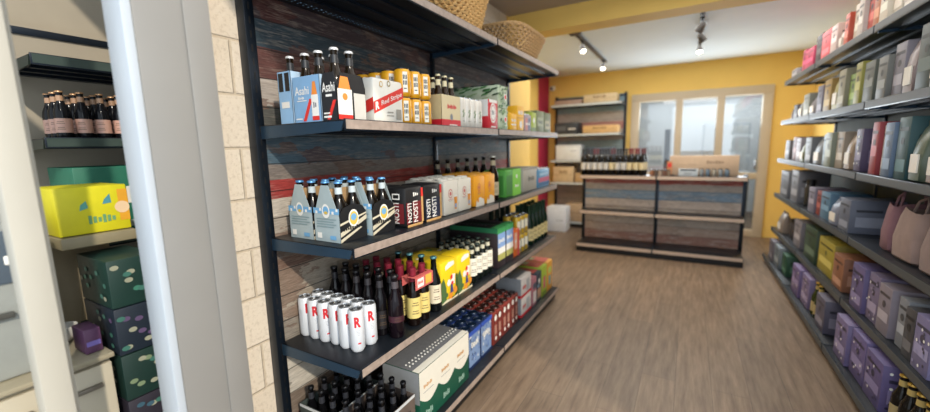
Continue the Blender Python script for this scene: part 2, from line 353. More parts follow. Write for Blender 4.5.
# ---------------------------------------------------------------- product builders
def faces(x0, x1, y0, y1, z0, z1, e=.0008):
    """local frames: (origin, u, v) with u running left to right as seen, v up"""
    return {'+x': (Vector((x1 + e, y0, z0)), Vector((0, y1 - y0, 0)), Vector((0, 0, z1 - z0))),
            '-x': (Vector((x0 - e, y1, z0)), Vector((0, y0 - y1, 0)), Vector((0, 0, z1 - z0))),
            '-y': (Vector((x0, y0 - e, z0)), Vector((x1 - x0, 0, 0)), Vector((0, 0, z1 - z0))),
            '+y': (Vector((x1, y1 + e, z0)), Vector((x0 - x1, 0, 0)), Vector((0, 0, z1 - z0))),
            '+z': (Vector((x0, y0, z1 + e)), Vector((x1 - x0, 0, 0)), Vector((0, y1 - y0, 0)))}
LEGIBLE = {'Asahi', 'R', 'S', 'Red Stripe', 'NOSTI'}
def decorate(mb, F, ops):
    n = 0
    for op in ops:
        k, fc = op[0], op[1]
        for f in fc.split(','):
            o, u, v = F[f]; nrm = u.cross(v).normalized(); oo = o + nrm * (.00015 * n)
            P = lambda a, b: oo + u * a + v * b
            if k == 'rect': a, b, c, d, m = op[2:]; mb.poly([P(a, b), P(c, b), P(c, d), P(a, d)], m)
            elif k == 'poly': mb.poly([P(a, b) for a, b in op[2]], op[3])
            elif k == 'disc':
                a, b, r, m = op[2:6]; rx = r / u.length; ry = r / v.length
                if len(op) > 6: ry *= op[6]
                mb.poly([P(a + rx * math.cos(t * PI / 8), b + ry * math.sin(t * PI / 8)) for t in range(16)], m)
            elif k == 'text' and op[2] not in LEGIBLE:   # print too small to read in the photograph: plain marks
                s, a, b, c, d, m = op[2:8]; q = len(s) + 1
                for i in range(q):
                    t0 = a + (c - a) * i / q; t1 = t0 + (c - a) * .7 / q; e = (d - b) * (.15 * (i % 3)); mb.poly([P(t0, b + e * .5), P(t1, b + e * .5), P(t1, d - e), P(t0, d - e)], m)
            elif k == 'text':
                s, a, b, c, d, m = op[2:8]
                ang = op[8] if len(op) > 8 else 0
                if ang == 90: mb.text(s, P(c, b), v * (d - b), u * (a - c), m)
                elif ang: # slanted: rise ang over the width
                    mb.text(s, P(a, b), u * (c - a) + v * ang, v * (d - b), m)
                else: mb.text(s, P(a, b), u * (c - a), v * (d - b), m)
            n += 1
def carton(label, x0, x1, y0, y1, z, h, m, ops=(), cat='carton', name='beer_carton', bev=.003, group=None, tops=None):
    cx, cy = (x0 + x1) / 2, (y0 + y1) / 2; a, b = (x1 - x0) / 2, (y1 - y0) / 2
    mb = MB(); mb.box((-a, -b, 0), (a, b, h), m, bev); decorate(mb, faces(-a, a, -b, b, 0, h), ops)
    if not tops: return tag(mb.build(name, loc=(cx, cy, z + .0008)), label, cat, group)
    root = thing(name, label, cat, (cx, cy, z + .0008), 0, group); mb.build('cardboard_sleeve', root)
    nx, ny, tm = tops; r = min(a / nx, b / ny) * .86
    for i in range(nx):
        for j in range(ny):
            mb = MB(); mb.lathe([(r, 0), (r, .004), (r * .9, .009), (r * .85, .008), (r * .82, .0055), (.0005, .0055)], (0, 0, 0), tm, 14)
            mb.build('can_top', root, loc=(-a + (2 * i + 1) * a / nx, -b + (2 * j + 1) * b / ny, h))
    return root

def bottle(name, label, loc, h=.24, r=.031, glass='#15100c', cap='#c9ccd0', lab=None, necklab=None, lh=(.12, .42), foil=None, wine=False, group=None, side=0, ops=None, cat='bottle'):
    root = thing(name, label, cat, (loc[0], loc[1], loc[2] + .0012), 0, group)
    g = mat(glass, .14, 0, .02, 10, 0, .25)
    mb = MB()
    if wine: pr = [(r * .9, 0), (r, .012 * h / .24), (r, .60 * h), (r * .9, .67 * h), (r * .52, .74 * h), (r * .38, .78 * h), (r * .36, .955 * h), (r * .42, .965 * h), (r * .42, .985 * h)]
    else: pr = [(r * .88, 0), (r, .008), (r, .52 * h), (r * .92, .60 * h), (r * .62, .70 * h), (r * .46, .78 * h), (r * .40, .94 * h), (r * .46, .95 * h), (r * .46, .97 * h)]
    mb.lathe(pr, (0, 0, 0), g, 18); mb.build('glass_body', root)
    mb = MB()
    if foil: mb.lathe([(r * .50 if not wine else r * .42, .74 * h if not wine else .80 * h), (r * .49 if not wine else r * .42, .95 * h), (r * .52, .96 * h), (r * .52, h), (r * .2, h + .001)], (0, 0, 0), mat(foil, .35, .3), 16); mb.build('foil_cap', root)
    else: mb.lathe([(r * .52, .965 * h), (r * .52, .985 * h), (r * .44, h), (.001, h + .0005)], (0, 0, 0), mat(cap, .3, .4), 16); mb.build('crown_cap', root)
    if lab:
        mb = MB(); lm = mat(lab, .5, 0, .04, 40); rr = r + .0006
        mb.lathe([(rr, lh[0] * h), (rr, lh[1] * h)], (0, 0, 0), lm, 18, cap=False)
        a = -PI / 5
        dk = mat('#5a4630', .5)
        mb.textcyl(ops or 'ALE', (0, 0), rr + .0005, a - .55, a + .55, h * (lh[0] + (lh[1] - lh[0]) * .6), h * (lh[0] + (lh[1] - lh[0]) * .75), dk) if False else None
        for q, zz in enumerate((.22, .34, .62, .74)): mb.patch((0, 0), rr + .0005, a - .5 + .1 * (q % 2), a + .5 - .1 * (q % 2), h * (lh[0] + (lh[1] - lh[0]) * zz), h * (lh[0] + (lh[1] - lh[0]) * (zz + .035)), dk)
        mb.build('label', root)
    if necklab:
        mb = MB(); mb.lathe([(r * .47 if not wine else r * .40, .79 * h), (r * .44 if not wine else r * .39, .90 * h)], (0, 0, 0), mat(necklab, .4), 16, cap=False); mb.build('neck_label', root)
    return root
def can(name, label, loc, h=.168, r=.031, body='#e8e6e0', lid='#b9bcc0', deco=None, group=None, rz=0):
    root = thing(name, label, 'can', loc, rz, group)
    mb = MB(); b = mat(body, .3, .15, .02)
    mb.lathe([(r * .78, 0), (r * .84, .004), (r, .012), (r, h - .014), (r * .86, h - .004)], (0, 0, 0), b, 20)
    if deco: deco(mb, r + .0006, h)
    mb.build('can_body', root)
    mb = MB(); lm = mat(lid, .25, .7)
    mb.lathe([(r * .86, h - .004), (r * .88, h), (r * .82, h + .0005), (r * .79, h - .004), (.0008, h - .004)], (0, 0, 0), lm, 20, cap=False)
    mb.box((-.006, -.011, h - .004), (.006, .007, h - .002), lm, .0008); mb.build('lid', root)
    return root
def carrier(label, x0, x1, y0, y1, z, h, mx, my, opsx=(), opsy=(), nx=2, ny=2, tall=.5, name='bottle_carrier', btl=None, peak=1.0, low=False):
    """open cardboard carrier: low shaped sides, taller ends and a centre handle"""
    cx, cy = (x0 + x1) / 2, (y0 + y1) / 2; a, b = (x1 - x0) / 2, (y1 - y0) / 2; t = .0015; z += .0008
    root = thing(name, label, 'bottle carrier', (cx, cy, z))
    F = faces(-a, a, -b, b, 0, h)
    def side(o, u, v, th, m, ops, key):
        mb = MB(); pts = [(0, 0), (1, 0), (1, .48), (.86, .60), (.5, .66), (.14, .60), (0, .48)] if low and key[1] == 'x' else [(0, 0), (1, 0), (1, tall), (1 - .30 * peak, 1), (.30 * peak, 1), (0, tall)] if peak else [(0, 0), (1, 0), (1, 1), (0, 1)]
        mb.prism([o + u * p + v * q for p, q in pts], th, m); decorate(mb, F, [(k[0], key) + tuple(k[1:]) for k in ops]); mb.build('side_panel', root)
    e = .0008
    side(F['+x'][0] - Vector((e, 0, 0)), F['+x'][1], F['+x'][2], (-t, 0, 0), mx, opsx, '+x')
    side(F['-x'][0] + Vector((e, 0, 0)), F['-x'][1], F['-x'][2], (t, 0, 0), mx, (), '-x')
    side(F['-y'][0] + Vector((0, e, 0)), F['-y'][1], F['-y'][2], (0, t, 0), my, opsy, '-y')
    side(F['+y'][0] - Vector((0, e, 0)), F['+y'][1], F['+y'][2], (0, -t, 0), my, (), '+y')
    mb = MB(); mb.box((-a + t, -b + t, 0), (a - t, b - t, .0015), KRAFT); mb.box((-.0008, -b + t, 0), (.0008, b - t, h * .93), KRAFT) if nx > 1 else None; mb.build('divider', root)
    if btl:
        for i in range(nx):
            for j in range(ny):
                px, py = cx - a + (2 * i + 1) * a / nx, cy - b + (2 * j + 1) * b / ny
                r = min(a / nx, b / ny) - .0035
                btl(px, py, z + .0018, i, j, r)
    return root

# ================================================================= LEFT SHELVING, second level (just above eye height)
Z = GZ[1]
ltblue = mat('#b2cce2', .5); rd = mat('#d8342c', .45); org = mat('#e58a3c', .5); wh = WHITE; blk = mat('#17181b', .5); gry = mat('#7f8389', .5)
def asahi_ops(dark):
    return [('poly', [(.32, .02), (.44, .02), (.72, .50), (.60, .50)], rd), ('text', 'Asahi', .08, .60, .60, .78, wh), ('rect', .14, .46, .5, .48, wh), ('text', 'BEER', .2, .50, .42, .56, wh),
            ('rect', .06, .06, .30, .09, wh), ('rect', .68, .03, .93, .12, rd), ('rect', .68, .12, .93, .58, wh), ('poly', [(.70, .58), (.91, .58), (.85, .86), (.76, .86)], org), ('text', 'A', .74, .3, .87, .42, gry)]
cap_w = dict(h=.24, r=.029, glass='#1a1208', cap='#d6d8da', necklab='#23262a')
def b_asahi(desc):
    st = {}
    def f(px, py, z, i, j, r):
        L = 'silver capped bottle in the %s carrier, %s column from wall, %s from near end' % (desc, ORD[i], ORD[j])
        if 'p' not in st: st['p'] = bottle('beer_bottle', L, (px, py, z), **dict(cap_w, r=r), group='bottles in the ' + desc + ' carrier')
        else: dup(st['p'], (px, py, z), L)
    return f
carrier('narrow light blue carrier with two dark cut-outs at the near end of top beer shelf', -1.335, -1.262, .965, 1.155, Z, .185, ltblue, mat('#8fb8dd', .5), [], [('rect', .08, .62, .42, .97, blk), ('rect', .56, .62, .9, .97, blk), ('rect', .2, .3, .8, .42, wh)], 1, 3, tall=.8, peak=0, btl=b_asahi('narrow blue'))
carrier('light blue bottle carrier with red slash, between narrow blue and black carriers', -1.254, -1.114, .965, 1.10, Z, .158, ltblue, mat('#7fa9d0', .5), [], asahi_ops(0), 2, 2, tall=.9, peak=0, btl=b_asahi('light blue'))
carrier('black bottle carrier with white lettering, red slash and picture of an orange bottle', -1.108, -1.034, .965, 1.10, Z, .158, blk, mat('#22252a', .5), [('rect', .02, .02, .5, .12, rd), ('rect', .02, .12, .5, .66, wh), ('poly', [(.06, .66), (.46, .66), (.38, .92), (.14, .92)], org), ('disc', .26, .5, .012, org), ('rect', .56, .04, .98, .6, mat('#c9c5bd', .5))], [('poly', [(.3, .02), (.5, .02), (.95, .42), (.75, .42)], rd), ('rect', .1, .06, .6, .10, wh), ('rect', .1, .14, .5, .17, wh), ('text', 'Asahi', .08, .60, .9, .80, wh), ('rect', .3, .5, .7, .55, wh)], 1, 2, tall=.72, peak=.5, btl=b_asahi('black'))
def redstripe(label, x0, x1, y0, y1, dz=0):
    W = mat('#e6e2d8', .5, var=.02); dg = mat('#9a958a', .5)
    r = carton(label, x0, x1, y0, y1, Z, .172, W, [
        ('poly', '+x', [(0, .20), (1, .62), (1, .88), (0, .46)], rd), ('text', '+x', 'R', .05, .27, .17, .45, wh, .05), ('text', '+x', 'Red Stripe', .24, .36, .95, .50, wh, .27),
        ('disc', '+x', .25, .86, .010, mat('#c9a24a', .5), 1.2), ('disc', '+x', .25, .86, .007, W, 1.2), ('disc', '+x', .50, .90, .010, mat('#8c7a3e', .5), 1.2), ('disc', '+x', .50, .90, .006, W, 1.2),
        ('rect', '+x', .42, .24, .62, .27, dg), ('rect', '+x', .40, .17, .64, .19, dg), ('rect', '+x', .72, .10, .9, .34, dg), ('rect', '+x', .12, .03, .9, .04, dg),
        ('poly', '-y', [(0, .10), (1, .30), (1, .56), (0, .36)], rd), ('text', '-y', 'S', .3, .22, .55, .40, wh, .04)], bev=.012)
    return r
redstripe('white beer carton with slanted red band, nearest the shelf edge beside yellow cans', -1.165, -1.055, 1.165, 1.345)
redstripe('white beer carton with slanted red band, behind the other one towards the wall', -1.272, -1.175, 1.165, 1.335)
# two tiers of yellow cans
def d_yellow(mb, r, h):
    k = mat('#1d1d1b', .4); w_ = mat('#f3efe2', .4)
    mb.patch((0, 0), r, -.85, -.25, h * .14, h * .86, w_, 4)
    [mb.patch((0, 0), r + .0006, -.80 + .18 * (q % 3), -.70 + .18 * (q % 3), h * (.60 - .2 * (q // 3)), h * (.75 - .2 * (q // 3)), k, 2) for q in range(6)]
    mb.patch((0, 0), r + .0004, -.75, -.4, h * .26, h * .29, k)
    mb.patch((0, 0), r + .0004, .35, 1.2, h * .3, h * .6, w_)
p = None
for t in range(2):
    for i, x in enumerate((-1.092, -1.166, -1.240, -1.314)):
        for j, y in enumerate((1.392, 1.467, 1.542)):
            L = 'yellow beer can in the %s tier, %s row from shelf edge, %s from near end' % (('lower', 'upper')[t], ORD[i], ORD[j])
            loc = (x, y, Z + .001 + t * .119)
            if p is None: p = can('beer_can', L, loc, .117, .0358, '#e9a81e', '#3a3d40', d_yellow, 'yellow cans stacked two high')
            else: dup(p, loc, L)
# cream and red carrier
crm = mat('#d9c9a0', .55, var=.02); rdk = mat('#cf2230', .5)
def b_cream(px, py, z, i, j, r):
    global pcr
    L = 'cream necked bottle in cream and red carrier, %s from wall, %s from near end' % (ORD[i], ORD[j])
    if i == 0 and j == 0: pcr = bottle('beer_bottle', L, (px, py, z), .25, r, '#2a1a0a', '#d9cfa8', '#d9c9a0', '#e2d6ae', group='bottles in the cream and red carrier')
    else: dup(pcr, (px, py, z), L)
carrier('cream bottle carrier with red base band and red script, right of the yellow cans', -1.195, -1.05, 1.632, 1.812, Z, .155, crm, mat('#cbb98c', .55), [('rect', 0, 0, 1, .24, rdk), ('text', 'Estrella', .30, .58, .78, .72, rdk, .0), ('disc', .5, .32, .012, gry, 1.4), ('rect', .38, .06, .8, .09, wh)], [('rect', 0, 0, 1, .24, rdk)], 2, 3, tall=.9, peak=0, btl=b_cream)
# white cans with green hop
def d_hop(mb, r, h):
    g = mat('#4a7a3a', .5)
    for q in range(5): mb.patch((0, 0), r, -.55 + .09 * (q % 3), -.35 + .12 * (q % 3), h * (.36 + .05 * q), h * (.40 + .05 * q), g)
    mb.patch((0, 0), r, -.6, -.1, h * .22, h * .24, mat('#8a8a80', .5))
p = None
for i, x in enumerate((-1.085, -1.149, -1.213)):
    for j in range(4):
        L = 'white beer can with green hop print, %s row from edge, %s from near end' % (ORD[i], ORD[j])
        loc = (x, 1.868 + j * .0635, Z + .001)
        if p is None: p = can('beer_can', L, loc, .162, .0312, '#ddd8ce', '#c9ccd0', d_hop, 'white cans with green hop print')
        else: dup(p, loc, L)
rw = mat('#c8202f', .5)
carton('red carton with white oval emblem beside the shelf joint', -1.205, -1.05, 2.14, 2.275, Z, .178, rw, [('disc', '+x', .5, .56, .044, wh, 1.35), ('disc', '+x', .5, .56, .036, rw, 1.35), ('disc', '+x', .5, .56, .032, wh, 1.35), ('text', '+x', 'M', .36, .5, .64, .66, gry), ('rect', '+x', .1, .9, .9, 1, wh), ('rect', '-y', 0, .45, 1, 1, wh), ('disc', '-y', .5, .65, .03, rw), ('rect', '+x', .25, .08, .75, .12, wh)])
gw = mat('#b9c9ae', .5); grn = mat('#3f7a3c', .5)
def leafy(seed, a='+x'):
    rr = random.Random(seed); o = []
    for q in range(38):
        x, y = rr.random() * .9, rr.random() * .9; o.append(('poly', a, [(x, y), (x + .12, y + .05), (x + .16, y + .13), (x + .03, y + .09)], rr.choice((grn, mat('#26452b', .5), mat('#8fae7c', .5)))))
    return o
carton('lower green and white leaf patterned carton under its twin', -1.42, -1.055, 2.29, 2.44, Z, .138, gw, leafy(1) + leafy(2, '-y') + [('disc', '+x', .6, .5, .022, wh), ('disc', '+x', .6, .5, .014, rd)], bev=.004)
carton('upper green and white leaf patterned carton stacked on its twin', -1.42, -1.055, 2.29, 2.44, Z + .14, .138, gw, leafy(3) + leafy(4, '-y') + [('disc', '+x', .6, .5, .022, wh), ('disc', '+x', .6, .5, .014, rd)], bev=.004, tops=(5, 2, mat('#2a3a33', .3, .5)))
yy = mat('#eab11e', .5)
carton('low yellow tray carton of cans beyond the leaf patterned cartons', -1.20, -1.055, 2.49, 2.60, Z, .115, yy, [('rect', '+x', .1, .35, .9, .42, wh), ('text', '+x', 'BREW', .15, .55, .85, .72, wh)], tops=(2, 2, mat('#d9a520', .3, .4)))
carton('tall yellow carton with white lettering next to low yellow tray', -1.20, -1.055, 2.61, 2.735, Z, .178, yy, [('rect', '+x', 0, .52, 1, .56, mat('#c98d12', .5)), ('text', '+x', 'GOLD', .15, .66, .85, .82, wh), ('disc', '+x', .5, .28, .025, wh)])
carton('pink and grey small can carton beyond the yellow cartons', -1.20, -1.055, 2.75, 2.885, Z, .125, mat('#9a8c96', .5), [('rect', '+x', .1, .1, .45, .8, mat('#c77a72', .5)), ('rect', '+x', .55, .1, .9, .8, mat('#5f6a86', .5)), ('text', '+x', 'ALE', .2, .4, .8, .55, wh)], tops=(2, 2, SILVER))
carton('bright lime can carton between pink and olive cartons', -1.20, -1.055, 2.895, 3.0, Z, .15, mat('#a7b93a', .5), [('rect', '+x', .0, .0, 1, .25, mat('#5f7a2c', .5)), ('disc', '+x', .5, .6, .02, wh)], tops=(2, 2, mat('#8f9a50', .3, .4)))
carton('olive green carton, nearer of the two at the far end of top beer shelf', -1.22, -1.055, 3.01, 3.19, Z, .172, mat('#77805a', .55), [('rect', '+x', .1, .3, .9, .7, mat('#8e9670', .5)), ('text', '+x', 'PALE', .2, .42, .8, .58, mat('#3c4430', .5))])
carton('olive green carton with tan panel, last item on top beer shelf', -1.22, -1.055, 3.20, 3.365, Z, .165, mat('#6c7552', .55), [('rect', '+x', .1, .2, .9, .62, mat('#9c9468', .5)), ('text', '+x', 'IPA', .25, .34, .75, .5, mat('#3c4430', .5))])

# ================================================================= third level
Z = GZ[2]
silv_skylit = mat('#a9b9bd', .3, .1); skyb = mat('#6fa6cf', .5); gdot = mat('#d8b74a', .5); teal = mat('#7f989d', .4)  # silver tone puts daylight reflected on the carriers' near ends into colour
side_ops = [('rect', 0, .50, 1, .60, skyb)] + [('rect', .08 + .16 * q, .5 + .05 * (q % 2), .16 + .16 * q, .55 + .05 * (q % 2), wh) for q in range(6)] + [('disc', .5, .55, .021, wh, 1.3), ('disc', .5, .56, .015, skyb, 1.1), ('disc', .5, .52, .010, gdot, .6)] + \
    [('rect', .12, .40 - .045 * q, .88 - .1 * (q % 2), .415 - .045 * q, teal) for q in range(4)] + [('rect', .12, .06, .3, .16, wh), ('rect', .62, .05, .85, .12, skyb)]
band = mat('#c9c0a8', .5)
front_ops = [('poly', [(0, .10), (1, .34), (1, .42), (0, .18)], band), ('poly', [(0, .0), (.8, .2), (.8, .24), (0, .06)], band), ('poly', [(0, .30), (1, .44), (1, .47), (0, .34)], band), ('disc', .5, .40, .026, wh, 1.3), ('disc', .5, .40, .021, gdot, 1.25), ('disc', .5, .42, .015, skyb, .9), ('text', 'WEISSBIER', .1, .20, .9, .27, blk, .18)]
st3 = {}
def b_weiss(desc):
    def f(px, py, z, i, j, r):
        L = 'blue capped bottle in carrier %s, %s from wall, %s from near end' % (desc, ORD[i], ORD[j])
        if 'p' not in st3: st3['p'] = bottle('beer_bottle', L, (px, py, z), .225, r, '#0f0c0a', '#5b94c9', None, '#b9c4c8', group='blue capped bottles in the four carriers')
        else: dup(st3['p'], (px, py, z), L)
    return f
for (x0, y0, d, ds) in ((-1.245, 1.005, 'four bottle carrier with silver end and dark front, at near end by shelf edge', 'at near edge'), (-1.392, 1.005, 'four bottle carrier with silver end, at near end against the wall boards', 'near the boards'),
                    (-1.225, 1.155, 'dark four bottle carrier, second from near end by shelf edge', 'second along the edge'), (-1.372, 1.155, 'dark four bottle carrier, second from near end against the boards', 'second along the boards')):
    carrier(d, x0, x0 + .138, y0, y0 + .138, Z, .215, blk, silv_skylit, front_ops, side_ops, 2, 2, tall=.44, peak=1.2, btl=b_weiss(ds), low=True)
nk = mat('#141416', .5); mar = mat('#6e1c22', .5); tan = mat('#c49a62', .55); navy = mat('#23293f', .5)
def nosti(label, x0, x1, y0, y1, pan, h=.176):
    carton(label, x0, x1, y0, y1, Z, h, nk, [('rect', '+x', .88, .06, 1, .72, tan), ('rect', '+x', .06, .0, .94, .06, tan), ('rect', '+x', .88, .72, 1, .95, rd), ('rect', '+x', .36, .08, .88, .62, pan), ('rect', '+x', .02, .08, .2, .62, pan),
        ('text', '+x', 'NOSTI', .40, .10, .66, .64, wh, 90), ('text', '+x', 'NOSTI', .08, .12, .30, .60, wh, 90), ('text', '+x', 'XX', .42, .76, .72, .86, wh),
        ('rect', '-y', .1, .1, .9, .6, pan), ('text', '-y', 'NOSTI', .35, .1, .65, .62, wh, 90), ('rect', '-y', .3, .7, .7, .85, wh), ('rect', '-y', .35, .73, .65, .82, nk)], bev=.012)
nosti('black and maroon carton with upright white lettering, set back nearest the dark carriers', -1.31, -1.165, 1.33, 1.455, mar)
nosti('black and maroon carton with upright white lettering at the shelf edge', -1.158, -1.055, 1.33, 1.458, mar)
nosti('black and navy carton with upright white lettering beside the white cartons', -1.20, -1.055, 1.472, 1.615, navy)
wcr = mat('#ded7c8', .5, var=.02); ogl = mat('#dd8f2e', .5)
def wheat(label, y0, y1, base, fg, x0=-1.30):
    em = mat('#c0605a', .5)
    carton(label, x0, -1.055, y0, y1, Z, .178, base, [('disc', '+x', .42, .62, .020, em, 1.2), ('disc', '+x', .42, .62, .016, base, 1.2), ('disc', '+x', .42, .62, .009, em, 1.2), ('rect', '+x', .26, .44, .58, .455, em), ('rect', '+x', .3, .40, .54, .41, gry)] +
           ([('poly', '+x', [(.70, .14), (.84, .14), (.88, .50), (.66, .50)], ogl), ('rect', '+x', .72, .18, .82, .3, skyb), ('rect', '+x', .67, .5, .87, .56, wh)] if fg else [('poly', '+x', [(.1, 0), (.9, 0), (.85, .2), (.5, .3), (.15, .2)], wcr), ('disc', '+x', .3, .2, .012, ogl)]) + [('rect', '-y', .02, .05, .98, .9, base)], bev=.010, tops=(3, 2, mat('#d5cfc2' if fg else '#c58a1a', .5)))
wheat('white carton with orange glass picture, nearer of the two pale ones', 1.64, 1.78, wcr, True)
wheat('white carton with orange glass picture, farther of the two, beside amber carton', 1.785, 1.925, wcr, True)
amb = mat('#eda21f', .5, var=.03)
wheat('amber yellow carton, nearer of the pair in the middle of the shelf', 1.96, 2.095, amb, False)
wheat('amber yellow carton, farther of the pair beside lone brown bottle', 2.10, 2.235, amb, False)
p = None
for j, y in enumerate((2.07, 2.19, 2.32, 2.45, 2.58, 2.71)):
    L = 'dark bottle standing behind the amber and green cartons, %s from near end' % ORD[j]
    if p is None: p = bottle('beer_bottle', L, (-1.375, y, Z), .268, .032, '#100c0a', '#1b1b1b', '#7a6a50', '#8d8068', group='dark bottles behind the cartons')
    else: dup(p, (-1.375, y, Z), L)
bottle('beer_bottle', 'lone brown bottle with silver cap and pale label at the shelf joint', (-1.092, 2.285, Z), .285, .036, '#1d120a', '#c8c4b8', '#b7ab8c', '#a89c80')
grb = mat('#4f9a3d', .5); lime = mat('#7ecb3c', .5)
carton('bright green carton with lime front beside the lone brown bottle', -1.22, -1.055, 2.40, 2.67, Z, .185, grb, [('rect', '+x', .45, .0, 1, 1, lime), ('rect', '-y', .08, .1, .42, .8, mat('#3c7f34', .5)), ('rect', '-y', .55, .1, .9, .8, mat('#3c7f34', .5)), ('disc', '+x', .72, .72, .014, wh), ('text', '+x', 'BIO', .6, .3, .85, .42, wh), ('rect', '+x', .05, .1, .4, .8, mat('#3c7f34', .5))], bev=.010)
carton('light grey carton with dark lettering beyond the green carton', -1.22, -1.055, 2.72, 3.02, Z, .182, mat('#a8a396', .55), [('text', '+x', 'BEER', .35, .42, .8, .62, mat('#5a564c', .5)), ('rect', '+x', 0, .9, 1, 1, mat('#8f8a7c', .5))], bev=.008)
carton('blue and pink banded carton at the far end of third shelf', -1.20, -1.055, 3.06, 3.34, Z, .148, mat('#5d93b8', .5), [('rect', '+x', 0, .3, 1, .55, mat('#c25a76', .5)), ('rect', '+x', 0, .08, 1, .26, mat('#3f6d96', .5)), ('rect', '+x', .1, .65, .9, .8, mat('#9cc1d8', .5))], tops=(2, 4, SILVER))

# ================================================================= fourth level
Z = GZ[3]
def d_R(mb, r, h):
    k = mat('#c4242c', .4); g = mat('#a9adb3', .4)
    mb.textcyl('R', (0, 0), r + .0003, -.70, .16, h * .60, h * .85, k)
    for q in range(4): mb.patch((0, 0), r, -.5 + .05 * q, .0, h * (.52 - .035 * q), h * (.53 - .035 * q), g)
    mb.patch((0, 0), r, -.35, .05, h * .2, h * .235, k)
    mb.patch((0, 0), r, -1.8, -1.2, h * .2, h * .7, mat('#d3d8de', .35, .2))
p = None
for j in range(2):
    for i in range(6):
        L = 'tall white can with red letter R, %s row from near end, %s from boards' % (ORD[j], ORD[i])
        loc = (-1.425 + i * .0605 + j * .004, 1.068 + j * .068 + (.006 if i == 3 else 0), Z + .0008)
        if p is None: p = can('beer_can', L, loc, .176, .0295, '#dfe3e8', '#c3c7cc', d_R, 'tall white cans on the near corner')
        else: dup(p, loc, L, rz=-.12 * ((i * 7 + j * 3) % 4))
p = None
for j, y in enumerate((1.222, 1.292)):
    for i in range(5):
        L = 'dark unlabelled bottle behind the white cans, %s row, %s from the boards' % (ORD[j], ORD[i])
        loc = (-1.405 + i * .0685, y, Z)
        if p is None: p = bottle('beer_bottle', L, loc, .268, .0315, '#0f0d10', '#1c1b1e', '#191518', '#2c2a2e', group='dark bottles behind the white cans')
        else: dup(p, loc, L)
bottle('beer_bottle', 'dark bottle with pink edged label beside the front white can', (-1.058, 1.235, Z), .272, .0335, '#120a10', '#2a2628', '#3a1522', '#4a4448', lh=(.26, .36))
p = None
for j, y in enumerate((1.362, 1.434)):
    for i, x in enumerate((-1.06, -1.130, -1.200, -1.270, -1.340)):
        L = 'maroon foiled bottle with yellow label, %s row from near end, %s from shelf edge' % (ORD[j], ORD[i])
        if p is None: p = bottle('beer_bottle', L, (x, y, Z), .268, .0325, '#150d0a', '#7c2030', '#d8c477', None, (.14, .50), foil='#8c2a3c', group='maroon foiled bottles')
        else: dup(p, (x, y, Z), L)
for j in range(3):
    for i in range(2):
        dup(p, (-1.13 - .07 * i - .07 * j, 1.292 + 0 * j, Z), 'maroon foiled bottle') if False else None
pk = mat('#c9635e', .5)
mb = MB(); mb.box((-1.096, 1.33, .772), (-1.094, 1.466, .815), pk); mb.box((-1.022, 1.33, .76), (-1.020, 1.466, .815), pk); [mb.box((a0, b0, .815), (a1, b1, .817), pk) for a0, a1, b0, b1 in ((-1.096, -1.079, 1.33, 1.466), (-1.041, -1.020, 1.33, 1.466), (-1.079, -1.041, 1.33, 1.341), (-1.079, -1.041, 1.456, 1.466))]
decorate(mb, faces(-1.096, -1.020, 1.33, 1.466, .76, .817), [('rect', '+x', .1, .15, .45, .85, wh), ('rect', '+x', .55, .15, .9, .9, mat('#d8b24a', .5)), ('text', '+x', 'ALE', .14, .4, .4, .65, rd)])
tag(mb.build('neck_carrier'), 'pink cardboard clip around necks of the front yellow labelled bottles', 'packaging')
p = None
for i, x in enumerate((-1.062, -1.135, -1.208, -1.281)):
    L = 'dark bottle with cream label and teal cap before yellow cartons, %s from shelf edge' % ORD[i]
    if p is None: p = bottle('beer_bottle', L, (x, 1.535, Z), .275, .033, '#0d0f10', '#4d7f86', '#d9ceb4', None, (.16, .50), group='teal capped dark bottles')
    else: dup(p, (x, 1.535, Z), L)
yc = mat('#e6c71c', .5, var=.03); yk = mat('#b5a02a', .5)
def fruity(label, y0, y1, x0=-1.18):
    g2 = mat('#4c6b3e', .5); bl = mat('#3a3f7c', .5); rr = random.Random(5)
    o = [('poly', '+x', [(.0, .0), (.28, .0), (.3, .35), (.14, .62), (.0, .5)], g2), ('poly', '+x', [(.25, .78), (.8, .84), (.8, .93), (.45, .95), (.25, .88)], wh), ('disc', '+x', .55, .12, .022, ogl), ('disc', '+x', .85, .2, .020, ogl), ('poly', '+x', [(.55, .40), (.8, .36), (.86, .6), (.66, .62)], wh), ('disc', '+x', .45, .45, .018, wh), ('disc', '+x', .62, .56, .012, rd), ('disc', '+x', .66, .40, .012, rd),
         ('poly', '+x', [(.52, .18), (.72, .18), (.66, .38), (.56, .38)], bl), ('disc', '+x', .3, .18, .012, g2), ('poly', '+x', [(0, 0), (1, 0), (1, .06), (.6, .03), (.3, .07), (0, .03)], mat('#d8d0b0', .5)), ('poly', '-y', [(.3, 0), (1, 0), (1, .6), (.7, .3)], g2)]
    return carton(label, x0, -1.058, y0, y1, Z, .222, yc, o, bev=.022)
fruity('bright yellow carton with fruit and flower print, nearer of the two', 1.592, 1.749)
fruity('bright yellow carton with fruit and flower print, farther of the two', 1.757, 1.912)
carton('dull yellow carton standing behind the fruit printed ones, nearer', -1.37, -1.19, 1.595, 1.75, Z, .205, yk, [('disc', '+z', .3, .5, .02, grn), ('disc', '+z', .7, .4, .015, wh)], bev=.015)
carton('dull yellow carton standing behind the fruit printed ones, farther', -1.37, -1.19, 1.758, 1.912, Z, .205, yk, [('disc', '+z', .4, .5, .02, grn), ('disc', '+z', .7, .7, .015, wh)], bev=.015)
p = None
